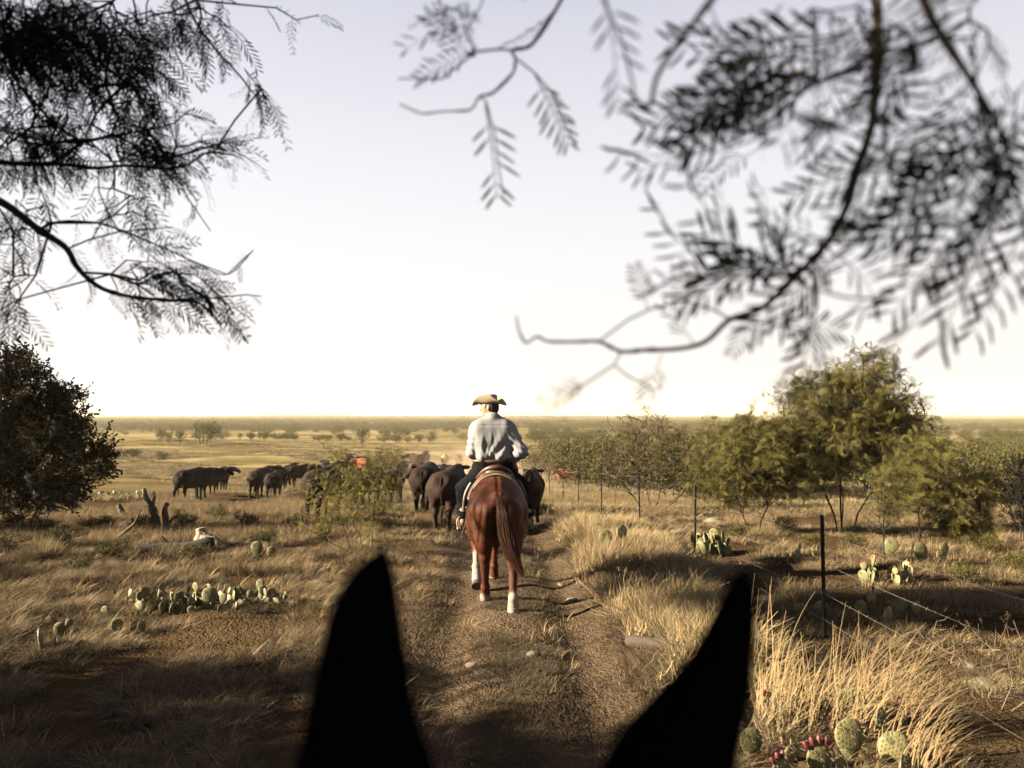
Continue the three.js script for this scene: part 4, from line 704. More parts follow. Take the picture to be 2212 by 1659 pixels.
// ---------------------------------------------------------------- the horse under the camera: its ears stand in front of us
{
  const bones = horseBones({ ...standing, neck: [[[0, 1.26, -.95], [0, 1.58, -1.42], .25, .15, .12, .62], [[0, 1.42, -1.0], [0, 1.72, -1.6], .12, .085, .1, .6], [[0, 1.70, -1.58], [0, 1.58, -1.78], .125, .12, .08, .8], [[0, 1.58, -1.78], [0, 1.3, -2.02], .10, .065, .06, .8], [[0, 1.3, -2.02], [0, 1.27, -2.06], .068, .062, .03]] });
  const black = std(.004, .0035, .004, .95, { specularIntensity: 0 }), root = thing('dark_horse', 'almost black horse we ride on, its two pricked ears in front of us', 'horse', V(.045, 0, 1.05));
  part('body', solid(field(bones), [-.5, -.02, -2.2], [.5, 1.9, .75], .03), black, root);
  for (const s of [-1, 1]) { hoof([s * .15, 0, .34], hornMat, root); hoof([s * .15, 0, -1.0], hornMat, root); }
  const ear = (rows, d, cup) => {
    const pos = [], idx = [], N = 18;
    rows.forEach(([x, y, w], j) => {
      const c = at(x, y, d + (j / rows.length - .5) * .03).sub(root.position), hw = w / FPX * d;
      for (let i = 0; i < N; i++) { const a = i / N * 2 * Math.PI, ca = Math.cos(a), sa = Math.sin(a); pos.push(c.x + ca * hw, c.y, c.z + (sa > 0 ? sa * hw * .55 : -sa * hw * .25) + cup * ca * hw * .2); }
      if (j) for (let i = 0; i < N; i++) { const q = (j - 1) * N + i, p = (j - 1) * N + (i + 1) % N; idx.push(q, p, q + N, p, p + N, q + N); }
    });
    return geo(pos, idx);
  };
  const smooth = (rows) => { const c = curve(rows.map((r) => V(...r)), 26); return c.map((p) => [p.x, p.y, Math.max(p.z, 1)]); };
  part('ear', ear(smooth([[800, 1900, 150], [790, 1700, 148], [782, 1560, 114], [784, 1430, 93], [790, 1310, 71], [806, 1232, 44], [824, 1192, 14], [829, 1180, 1]]), .56, -1), black, root);
  part('ear', ear(smooth([[1370, 1900, 130], [1420, 1740, 138], [1464, 1600, 124], [1518, 1500, 94], [1558, 1420, 67], [1584, 1340, 49], [1600, 1272, 31], [1606, 1238, 12], [1608, 1226, 1]]), .56, 1), black, root);
  seed = 5; const lock = []; for (let k = 0; k < 90; k++) { const x = rr(-.05, .05); lock.push(tube([V(x, 1.82, -1.6 + rr(-.02, .03)), V(x * 1.1 + rr(-.01, .01), rr(1.86, 1.895), -1.63), V(x * 1.3 + rr(-.02, .02), rr(1.84, 1.88), -1.69), V(x * 1.4, 1.72, -1.74)], .0025, .001, 3, 7)); }
  part('forelock', tubes(lock), std(.03, .016, .012, .7), root);
}

// ---------------------------------------------------------------- branches hanging into the frame, near the camera
const pinnaN = [pinna(.15, 9, .034, .0046, { droop: .3, s0: 61 }), pinna(.13, 8, .032, .0044, { droop: .6, gap: .12, s0: 62 }), pinna(.12, 9, .028, .0042, { droop: .15, curl: .35, s0: 63 }), pinna(.14, 8, .036, .0046, { droop: .8, gap: .2, ang: .8, s0: 64 })];
const pinnaBig = [pinna(.15, 8, .042, .0048, { droop: .3, s0: 71 }), pinna(.13, 7, .04, .0045, { droop: .6, gap: .2, s0: 72 }), pinna(.12, 8, .036, .0044, { droop: .15, curl: .35, s0: 73 }), pinna(.14, 7, .044, .0048, { droop: .8, gap: .25, ang: .8, s0: 74 })];
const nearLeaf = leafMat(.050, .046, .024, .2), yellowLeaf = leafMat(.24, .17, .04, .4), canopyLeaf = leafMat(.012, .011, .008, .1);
const pathAt = (pts, d) => pts.map(([x, y, dd]) => at(x, y, dd ?? d));
function overhang(name, label, { trunk, limbs, masses, hero, limbMat, leaf, single, r0, pow, extra, big = 1, thick = [], shapes = pinnaN }) {
  const root = thing(name, label, 'tree', trunk[0].clone()), o = root.position, rel = (p) => p.clone().sub(o);
  const targets = [], dirs = new Map();
  for (const [x, y, rx, ry, d, n, dx, dy] of masses) for (let k = 0; k < n; k++) { const p = rel(at(x + gauss() * rx * .75, y + gauss() * ry * .75, d * rr(.9, 1.12))); targets.push(p); dirs.set(p, V(dx, dy, rr(-.5, .5))); }
  const t = grow(limbs.map((l) => l.map(rel)), targets, { r0, pow, wander: .1 });
  part('trunk', tubes([tube(trunk.map(rel), .16, .05, 10, 18)]), bark, root);
  part('branch', t.wood, limbMat, root);
  for (const [i, a, b] of thick) part('branch', tubes([(() => { const q = curve(limbs[i].map(rel), limbs[i].length * 5); return { pts: q, rad: q.map((_, k) => lerp(a, b, (k / q.length) ** .7) * (1 + .35 * (hash(k, i, 3) > .86 ? 1 : 0))), n: 7 }; })()]), limbMat, root);
  const list = [];
  for (const { p, dir } of t.tips) { const q = dirs.get(p), m = rnd() < (big > 1.3 ? .2 : .55) ? 2 : 1; for (let k = 0; k < m; k++) list.push([p, away(dir.clone().multiplyScalar(.4).add(q), .35), (p.clone().add(o).distanceTo(camera.position) < 1.3 || big < 1.3 ? big : .8) * rr(.7, 1.1)]); }
  for (const l of limbs) for (let i = 1; i < l.length; i++) { const a = rel(l[i - 1]), b = rel(l[i]), n = Math.round(a.distanceTo(b) / extra); for (let k = 0; k < n; k++) list.push([a.clone().lerp(b, rnd()), away(b.clone().sub(a).normalize().multiplyScalar(.6).add(V(0, -.45, 0)), .7), rr(.5, .95)]); }
  list.sort((a, b) => a[0].clone().add(o).distanceTo(camera.position) - b[0].clone().add(o).distanceTo(camera.position));
  const rest = shapes.map(() => []);
  for (const [x0, y0, x1, y1, d, w] of hero) {                                          // leaves one can point out
    const a = rel(at(x0, y0, d)), b = rel(at(x1, y1, d * 1.02)), m = part('leaf', shapes[w], leaf, root), L = [.15, .13, .12, .14][w];
    const dir = b.clone().sub(a), side = V(0, 0, 1).cross(dir).normalize(), up = dir.clone().normalize(); const f = V(0, 0, 1); const basis = new THREE.Matrix4().makeBasis(up, f, side); basis.setPosition(a); basis.scale(V(1, 1, 1).multiplyScalar(dir.length() / L)); basis.decompose(m.position, m.quaternion, m.scale);
  }
  list.forEach(([p, d, s], i) => { const w = Math.floor(rnd() * 4), mm = placeLeaf(p, d, s, rr(-1.2, 1.2)); if (i < single) { const m = part('leaf', shapes[w], leaf, root); mm.decompose(m.position, m.quaternion, m.scale); } else rest[w].push([mm, null]); });
  shapes.forEach((g, i) => rest[i].length && copies('foliage', g, leaf, rest[i], root));
  return { root, o };
}
seed = 99;
overhang('overhanging_mesquite', 'near mesquite whose blurred feathery branches hang from the top right and top centre', {
  trunk: [V(2.6, 0, 1.0), V(2.5, 1.2, .8), V(2.2, 2.3, .4), V(1.9, 3.1, -.3), V(1.5, 3.4, -.9)],
  limbs: [
    [V(1.5, 3.4, -.9), at(1905, -160, 1.15), at(1895, 24, 1.1), at(1895, 120, 1.08), at(1890, 202, 1.06), at(1883, 269, 1.05), at(1850, 374, 1.03), at(1830, 442, 1.02), at(1792, 518, 1.02), at(1710, 605, 1.05), at(1643, 667, 1.08), at(1576, 691, 1.1), at(1524, 738, 1.12), at(1468, 753, 1.14), at(1392, 756, 1.16), at(1342, 759, 1.17), at(1294, 738, 1.18), at(1255, 738, 1.2), at(1182, 737, 1.22), at(1160, 727, 1.22), at(1136, 741, 1.22), at(1122, 717, 1.22), at(1115, 682, 1.22)],
    pathAt([[1294, 738], [1359, 690], [1406, 668], [1476, 651], [1538, 668], [1578, 690]], 1.16),
    pathAt([[1342, 759], [1326, 788], [1353, 811], [1417, 844], [1434, 833]], 1.12), pathAt([[1326, 788, 1.12], [1263, 830, 1.0], [1182, 895, .85]], 1),
    [V(1.5, 3.4, -.9), at(1990, -150, 1.0), ...pathAt([[2008, 29], [2032, 72], [2118, 206], [2166, 298], [2200, 432], [2230, 560]], .92)],
    pathAt([[1990, 360], [1980, 420], [1977, 480], [1965, 552], [1950, 610], [1900, 646]], .9), pathAt([[2118, 206], [2160, 380], [2133, 494]], .92), pathAt([[1895, 120], [1760, 180], [1650, 270], [1560, 320]], 1.05),
    [at(1905, -160, 1.15), at(1720, -190, 1.15), at(1600, -70, 1.0), ...pathAt([[1504, 42], [1420, 163], [1401, 230], [1369, 218], [1337, 243]], .9)], pathAt([[1369, 218], [1366, 179], [1352, 120], [1340, 80], [1302, 0], [1280, -60]], .88),
    [at(1600, -70, 1.0), at(1400, -190, 1.15), at(1240, -60, 1.28), ...pathAt([[1212, 0], [1145, 99], [1106, 109], [1113, 125], [1110, 154], [1062, 202], [1036, 208], [1017, 237], [962, 240], [911, 245], [862, 224]], 1.3)],
    pathAt([[1106, 109], [1084, 106], [1026, 112], [988, 144], [956, 170], [914, 170], [860, 170]], 1.28), pathAt([[1113, 125], [1154, 157], [1196, 205], [1222, 272], [1247, 323]], 1.3), pathAt([[1036, 208], [1049, 218], [1068, 288], [1078, 368], [1088, 432]], 1.3),
    [at(1240, -60, 1.28), at(1150, -120, 1.3), ...pathAt([[1060, -60], [1040, 10], [1020, 45]], 1.3)],
  ],
  masses: [[1700, 150, 130, 130, 1.05, 21, -0.8, -0.5], [1610, 290, 70, 45, 1.05, 6, -0.9, -0.3], [1850, 40, 190, 60, 1.0, 7, -0.3, -0.7], [2040, 310, 120, 120, 0.92, 11, -0.6, -0.6], [2110, 440, 100, 80, 0.9, 6, -0.5, -0.8], [1800, 540, 110, 90, 1.02, 5, -0.5, -0.7], [2060, 90, 150, 80, 0.95, 12, -0.5, -0.6], [2190, 260, 60, 200, 0.9, 11, -0.3, -0.9], [1760, 640, 100, 60, 1.05, 3, -0.3, -0.8], [1020, 95, 90, 50, 1.28, 3, -0.6, 0.3], [1010, 15, 110, 30, 1.28, 2, -0.5, -0.6], [1700, 620, 90, 50, 1.05, 4, -0.3, 0.6], [1650, 600, 90, 40, 1.05, 4, -0.9, 0.3]],
  hero: [[1690, 10, 1540, 205, .95, 0], [1302, -30, 1362, 185, .88, 1], [2133, 494, 2034, 640, .9, 0], [1430, 765, 1412, 900, 1.05, 3], [1049, 225, 1082, 410, 1.3, 1], [1400, 668, 1350, 590, 1.14, 2], [1480, 660, 1440, 590, 1.14, 2], [1500, 745, 1420, 660, 1.1, 3], [1700, 600, 1560, 560, 1.05, 3], [1780, 520, 1640, 470, 1.0, 1], [1640, 670, 1600, 780, 1.08, 2], [1154, 157, 1230, 300, 1.3, 2], [1026, 112, 900, 175, 1.28, 0], [1660, 690, 1840, 700, 1.1, 0], [1800, 545, 1960, 640, 1.0, 1]],
  limbMat: barkPale, leaf: nearLeaf, single: 240, r0: .0015, pow: .30, extra: .2, shapes: pinnaBig, big: 1.4, thick: [[0, .0095, .0014], [4, .008, .002], [8, .006, .0022], [10, .005, .001]],
});
const yl = part('leaf', pinnaN[2], yellowLeaf, scene.getObjectByName('overhanging_mesquite')); yl.userData.label = 'yellowed leaf hanging at the top centre';
{ const o = yl.parent.position, a = at(1180, 185, 1.29).sub(o), b = at(1226, 280, 1.29).sub(o), dir = b.clone().sub(a); new THREE.Matrix4().compose(a, new THREE.Quaternion().setFromUnitVectors(X, dir.clone().normalize()), V(1, .5, .35).multiplyScalar(dir.length() / .12)).decompose(yl.position, yl.quaternion, yl.scale); }

seed = 303;
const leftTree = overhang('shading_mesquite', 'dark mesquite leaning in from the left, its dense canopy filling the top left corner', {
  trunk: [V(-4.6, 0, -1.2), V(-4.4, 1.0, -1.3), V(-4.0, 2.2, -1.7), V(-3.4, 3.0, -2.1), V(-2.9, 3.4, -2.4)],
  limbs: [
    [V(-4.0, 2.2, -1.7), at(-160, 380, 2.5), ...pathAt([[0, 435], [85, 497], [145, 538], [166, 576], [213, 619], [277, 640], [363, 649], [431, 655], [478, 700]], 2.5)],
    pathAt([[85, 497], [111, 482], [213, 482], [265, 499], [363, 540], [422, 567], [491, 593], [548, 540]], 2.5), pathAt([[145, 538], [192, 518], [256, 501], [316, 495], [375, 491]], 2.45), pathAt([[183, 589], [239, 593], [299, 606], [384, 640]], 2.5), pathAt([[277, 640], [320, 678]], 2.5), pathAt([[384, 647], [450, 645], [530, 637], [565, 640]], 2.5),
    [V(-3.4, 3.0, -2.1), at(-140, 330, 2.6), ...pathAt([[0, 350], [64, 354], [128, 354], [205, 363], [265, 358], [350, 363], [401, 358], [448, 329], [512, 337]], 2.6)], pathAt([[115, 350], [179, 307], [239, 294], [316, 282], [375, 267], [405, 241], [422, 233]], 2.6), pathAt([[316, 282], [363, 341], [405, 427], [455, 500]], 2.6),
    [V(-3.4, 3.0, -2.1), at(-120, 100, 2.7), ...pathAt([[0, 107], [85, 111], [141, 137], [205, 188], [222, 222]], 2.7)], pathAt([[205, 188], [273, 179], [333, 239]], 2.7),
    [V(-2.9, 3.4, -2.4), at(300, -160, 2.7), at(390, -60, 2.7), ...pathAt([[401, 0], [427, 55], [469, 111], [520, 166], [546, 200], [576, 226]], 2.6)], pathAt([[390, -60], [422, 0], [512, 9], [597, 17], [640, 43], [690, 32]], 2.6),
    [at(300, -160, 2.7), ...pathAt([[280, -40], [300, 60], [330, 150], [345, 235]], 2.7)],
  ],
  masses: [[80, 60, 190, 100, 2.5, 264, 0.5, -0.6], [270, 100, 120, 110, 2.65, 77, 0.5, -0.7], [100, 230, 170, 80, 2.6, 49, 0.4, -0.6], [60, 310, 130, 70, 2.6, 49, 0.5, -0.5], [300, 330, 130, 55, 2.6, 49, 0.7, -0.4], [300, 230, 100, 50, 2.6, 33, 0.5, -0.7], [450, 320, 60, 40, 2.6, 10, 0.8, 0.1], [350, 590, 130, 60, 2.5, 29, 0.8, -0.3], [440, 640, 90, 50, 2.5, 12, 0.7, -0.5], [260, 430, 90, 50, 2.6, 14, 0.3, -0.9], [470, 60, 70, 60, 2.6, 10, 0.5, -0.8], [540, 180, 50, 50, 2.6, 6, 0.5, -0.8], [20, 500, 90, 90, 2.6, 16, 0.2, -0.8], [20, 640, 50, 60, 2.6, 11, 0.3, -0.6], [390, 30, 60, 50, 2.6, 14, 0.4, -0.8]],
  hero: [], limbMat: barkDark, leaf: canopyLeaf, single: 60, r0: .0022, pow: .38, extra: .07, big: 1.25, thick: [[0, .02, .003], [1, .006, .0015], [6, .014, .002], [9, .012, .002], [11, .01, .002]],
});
{ // the rest of its crown, outside the frame to the left: it shades the foreground
  seed = 515; const lists = [[], []], o = leftTree.o;
  const t = grow([[V(-4.0, 2.2, -1.7), V(-5.2, 3.0, -1.0), V(-6.2, 3.4, 0)].map((p) => p.sub(o)), [V(-4.2, 1.8, -1.5), V(-5.2, 2.2, -2.6), V(-6.0, 2.5, -3.6)].map((p) => p.sub(o)), [V(-3.4, 3.0, -2.1), V(-3.0, 3.6, -.6), V(-2.6, 3.8, .8)].map((p) => p.sub(o))],
    crownPoints(900, [[-6.2, 2.9, .4, 1.6, 1.1, 1.6], [-6.4, 1.6, -3.0, 1.3, .9, 1.0], [-4.6, 3.6, -.2, 1.5, .8, 1.6], [-2.8, 3.7, .9, 1.3, .6, 1.1], [-5.6, 1.6, 1.6, 1.2, .9, 1.2], [-7.4, 1.7, -1.6, 1.0, .9, 1.0], [-6.6, 4.6, -1.5, 1.5, .9, 1.2], [-5.4, 4.3, -.8, 1.3, .8, 1.2], [-4.6, 4.2, -1.9, .8, .6, .8]]).map((p) => p.sub(o)), { r0: .006, pow: .38 });
  for (const { p, dir } of t.tips) for (let k = 0; k < 9; k++) lists[k % 2].push([placeLeaf(p.clone().add(V(gauss(), gauss(), gauss()).multiplyScalar(.2)), away(dir, .7), rr(.9, 1.5)), null]);
  part('branch', t.wood, barkDark, leftTree.root); copies('foliage', sprayA, canopyLeaf, lists[0], leftTree.root); copies('foliage', sprayB, canopyLeaf, lists[1], leftTree.root);
}

// ---------------------------------------------------------------- fence
{
  const posts = [[2.6, 1.3], [6.94, 1.2], [10.9, 1.2], [14.4, 1.32], [18.6, 1.42], [22.6, 1.37], [26.3, 1.45], [30.7, 1.4], [34.3, 1.37], [39, 1.35], [45, 1.35]].map(([f, h]) => { const x = 3.5 - .06 * f; return { p: V(x, H(x, -f), -f), h }; });
  const root = thing('wire_fence', 'barbed wire fence on thin dark steel posts along the right of the lane', 'fence', posts[0].p.clone()), o = root.position, steel = std(.014, .012, .011, .8, { metalness: 0, specularIntensity: .3 }), wireMat = std(.28, .23, .17, .5, { metalness: .5 });
  posts.forEach(({ p, h }, k) => {
    const g = [new THREE.BoxGeometry(.026, h + .3, .006).translate(0, h / 2 - .15, 0), new THREE.BoxGeometry(.006, h + .3, .03).translate(0, h / 2 - .15, -.018)]; for (let y = .2; y < h - .04; y += .09) g.push(new THREE.BoxGeometry(.014, .022, .012).translate(0, y, .008));
    const m = part('post', mergeGeometries(g), steel, root); m.position.copy(p).sub(o); m.rotation.set((hash(k, 3) - .5) * .05, .3, (hash(k, 4) - .5) * .06);
  });
  for (const hgt of [1.12, .8, .48, .2]) {
    const list = []; let pts = [];
    posts.forEach(({ p, h }, k) => { const q = V(p.x - .012, p.y + hgt * h / 1.32, p.z + .012).sub(o); if (k) { const a = pts[pts.length - 1]; for (const t of [.25, .5, .75]) pts.push(a.clone().lerp(q, t).add(V(0, -.035 * Math.sin(t * Math.PI), 0))); } pts.push(q); });
    list.push({ pts, rad: pts.map(() => .0019), n: 4 });
    for (let i = 1; i < pts.length && i < 24; i++) { const L = pts[i].distanceTo(pts[i - 1]), n = Math.floor(L / .13); for (let k = 0; k < n; k++) { const c = pts[i - 1].clone().lerp(pts[i], (k + .5) / n), a = hash(i, k, 5) * 6.28, d = V(Math.cos(a), Math.sin(a), 0).multiplyScalar(.016); list.push({ pts: [c.clone().sub(d), c.clone().add(d)], rad: [.0018, .0012], n: 3 }); } }
    part('wire', tubes(list), wireMat, root);
  }
}

// ---------------------------------------------------------------- prickly pears
const padMap = tex(256, (u, v) => { const gx = u * 12, gy = v * 8 + (Math.floor(gx) % 2) * .5, dx = (gx % 1) - .5, dy = (((gy % 1) + 1) % 1) - .5, d = Math.hypot(dx * 1.1, dy), n = (.8 + .2 * tiled(u, v, 20, 31)) * (tiled(u, v, 7, 35) > .74 ? .72 : 1); return d < .19 ? [.30 * n, .22 * n, .13 * n] : [.98 * n, .97 * n, .88 * n]; }, true);
const padRelief = tex(256, (u, v) => { const gx = u * 12, gy = v * 8 + (Math.floor(gx) % 2) * .5, d = Math.hypot((gx % 1) - .5, (((gy % 1) + 1) % 1) - .5); return .4 + .5 * Math.max(0, 1 - d * 4) + .1 * tiled(u, v, 30, 33); });
const padShape = (() => { const g = new THREE.SphereGeometry(1, 22, 16), p = g.attributes.position; g.rotateX(Math.PI / 2); g.rotateZ(Math.PI / 2); const uv = []; for (let i = 0; i < p.count; i++) { const x = p.getX(i), y = p.getY(i), z = p.getZ(i), t = (y + 1) / 2, w = .43 * (.55 + .62 * t - .17 * t * t); p.setXYZ(i, x * w, t, z * .075 * (.7 + .5 * t)); uv.push(x * w + .5, t); } g.setAttribute('uv', new THREE.Float32BufferAttribute(uv, 2)); g.computeVertexNormals(); return g; })();
const padMats = [[.31, .295, .15], [.25, .25, .12], [.37, .34, .19]].map((c) => std(...c, .6, { map: padMap, bumpMap: padRelief, bumpScale: .006 }));
const spineGeo = (() => { const list = [], save = seed; seed = 8; for (let k = 0; k < 46; k++) { const x = rr(-.36, .36), y = rr(.15, .95), s = rnd() < .5 ? 1 : -1, w = .43 * (.55 + .62 * y - .17 * y * y); if (Math.abs(x) > w * .9) continue; const o = V(x, y, s * .05), e = o.clone().add(V(gauss() * .07, gauss() * .05, s * rr(.08, .16))); list.push({ pts: [o, e], rad: [.0035, .0012], n: 3 }); } seed = save; return tubes(list); })();
const spineMat = std(.55, .45, .28, .7), tunaMat = std(.15, .028, .028, .5), tunaGeo = new THREE.SphereGeometry(1, 10, 8).scale(.07, .14, .07).translate(0, .1, 0);
function prickly(label, p, list, group, spines = true) {                               // list of [x, y, z, size, turn, tilt, roll, fruits]
  const t = thing('prickly_pear', label, 'cactus', p, 0, group);
  for (const [x, y, z, s, turn, tilt, roll, fruits = 0] of list) {
    const m = part('pad', padShape, padMats[Math.floor(rnd() * 3)], t); m.position.set(x, y, z); m.rotation.set(tilt, turn, roll, 'YXZ'); m.scale.set(s, s, s);
    if (spines && s > .09) part('spines', spineGeo, spineMat, m);
    for (let k = 0; k < fruits; k++) { const a = (k - (fruits - 1) / 2) * .34, w = Math.sin(a) * .47, f = part('fruit', tunaGeo, tunaMat, m); f.position.set(w, .5 + .48 * Math.cos(a), 0); f.rotation.z = -a; f.scale.setScalar(1.05); }
  }
  return t;
}
function clump(n, rx, rz, lo, hi, fruit = 0) { const list = []; for (let k = 0; k < n; k++) { const a = rr(0, 6.28), r = Math.sqrt(rnd()), s = rr(lo, hi), x = Math.cos(a) * r * rx, z = Math.sin(a) * r * rz, t = rr(-1.5, 1.5); list.push([x, -.02, z, s, t, rr(-.25, .25), rr(-.3, .3)]); if (rnd() < .75) { const q = rr(-.4, .4); list.push([x - Math.sin(q) * s * .4, s * .82, z, s * rr(.55, .85), t + rr(-.9, .9), rr(-.3, .3), q, rnd() < fruit ? 1 + Math.floor(rnd() * 3) : 0]); } } return list; }
seed = 611;
{ // long patch on the left
  const list = clump(90, .98, .3, .09, .17); list.push([.12, .02, .1, .24, .2, 0, .06]); list.push([-.95, -.02, .3, .12, 0, 0, .1], [.75, .0, -.1, .2, .9, 0, .1], [.6, .0, -.05, .2, 1.1, 0, -.2]);
  prickly('long low prickly pear patch with many small lit pads, front left pasture', onGround(440, 1312), list, null, false);
}
prickly('prickly pear of two pads lying in front left of the long patch', onGround(140, 1378), [[0, -.02, 0, .19, .25, .1, .25], [.09, -.02, .02, .12, .6, 0, -.3], [.02, .1, .02, .1, .3, 0, -.5], [.4, -.02, -.2, .15, .5, 0, .05], [.55, -.02, -.22, .12, 1.2, 0, 0], [.65, -.02, -.22, .13, 1.2, 0, .2]]);
prickly('round dark prickly pear pad alone on the ground, front left', onGround(92, 1405), [[0, -.03, 0, .24, -1.1, .15, .1], [.12, -.03, -.03, .17, -.9, .1, -.2]]);
prickly('single green prickly pear pad with a smaller one, middle of the left pasture', onGround(556, 1203), [[0, 0, 0, .26, .1, .05, .05], [.2, 0, .02, .18, .2, 0, -.25], [.06, -.04, .05, .14, .5, 0, .4]]);
prickly('pair of pale prickly pear pads in the pale hay beside the lane', onGround(1320, 1192), [[-.06, .05, 0, .3, .15, 0, .12], [.16, .15, 0, .27, .4, 0, -.08]]);
prickly('dense dark prickly pear clump at the foot of the thick fence post', onGround(1528, 1200), clump(16, .4, .2, .18, .3), null, false);
prickly('small bright prickly pear between the fence and the near thin post', onGround(1722, 1218), [[0, 0, 0, .25, .3, 0, .1], [-.15, 0, .05, .18, .8, 0, .3], [.02, .2, 0, .12, .2, 0, -.2], [.3, 0, -.1, .2, 1.1, 0, 0], [.36, .12, -.1, .14, 1.0, 0, .1]]);
prickly('tilted pale prickly pear pad beside the bare sapling', onGround(1918, 1200), [[0, 0, 0, .28, -.3, 0, -.3], [.5, 0, -.2, .16, .6, 0, 0], [.62, 0, -.2, .16, .4, 0, .1]]);
prickly('large pale prickly pear pads at the foot of the small mesquite', onGround(2012, 1215), [[-.12, 0, 0, .3, .1, 0, .2], [.1, -.05, .05, .26, .3, 0, -.15], [.2, .08, 0, .22, .2, 0, .05]]);
const fruited = (n, rx, rz, lo, hi) => clump(n, rx, rz, lo, hi, .7);
prickly('broad prickly pear with red fruits, right of the near thin post', onGround(1880, 1335), [[-.1, 0, .02, .2, .2, 0, .1, 1], [-.02, .16, .02, .12, .4, 0, -.2], [.3, .02, 0, .2, -.1, 0, -.1, 2], [-.4, 0, -.1, .24, .3, .2, .9], [-.62, 0, -.1, .22, .3, .25, 1.0], [.05, -.02, .25, .22, .6, 0, -.1, 3], [.55, 0, -.1, .16, .2, 0, .1, 2], [.2, .05, -.3, .2, .9, 0, .2, 2]]);
prickly('spiny prickly pear with upright pads and red fruits, behind the broad one', onGround(1940, 1262), fruited(9, .5, .2, .16, .24));
prickly('prickly pear whose dotted pads stand at the foot of the right ear', onGround(1648, 1640), [[-.06, 0, 0, .2, .1, .05, .12, 0], [-.1, .18, -.02, .19, .3, 0, .05, 3], [.12, -.08, .05, .2, .4, 0, -.45], [-.1, .34, -.05, .15, .2, 0, .1, 4]]);
prickly('prickly pear with three pale dotted pads under the arching grass', onGround(1868, 1655), [[-.08, .04, 0, .26, .05, .05, .1], [.14, -.02, .02, .25, -.2, 0, -.2], [-.16, -.08, .06, .18, .4, 0, .35], [.12, .2, -.04, .14, .6, 0, -.1]]);
prickly('dark green prickly pear inside the arching grass', onGround(1790, 1560), [[-.2, 0, 0, .25, .4, .1, .15, 2], [.1, 0, .05, .27, -.3, .1, -.1, 0], [.35, .05, -.05, .2, .2, 0, 0, 3], [-.38, -.02, -.05, .22, .7, 0, .3, 2]]);
prickly('prickly pear at the bottom edge with a row of red fruits', onGround(1770, 1668), [[0, -.05, 0, .22, .1, 0, 0, 5], [-.22, -.08, .05, .2, .4, 0, .3, 3], [.5, -.05, 0, .16, .9, 0, 0]]);
prickly('far left low strip of small prickly pears behind the dead stumps', onGround(262, 1077), clump(34, 1.5, .2, .14, .24), null, false);
prickly('lone pale prickly pear at the end of the far left strip', onGround(182, 1074), [[0, 0, 0, .38, .2, 0, .1], [-.2, 0, 0, .3, .3, 0, .3], [.22, .05, 0, .34, .1, 0, -.2]], null, false);

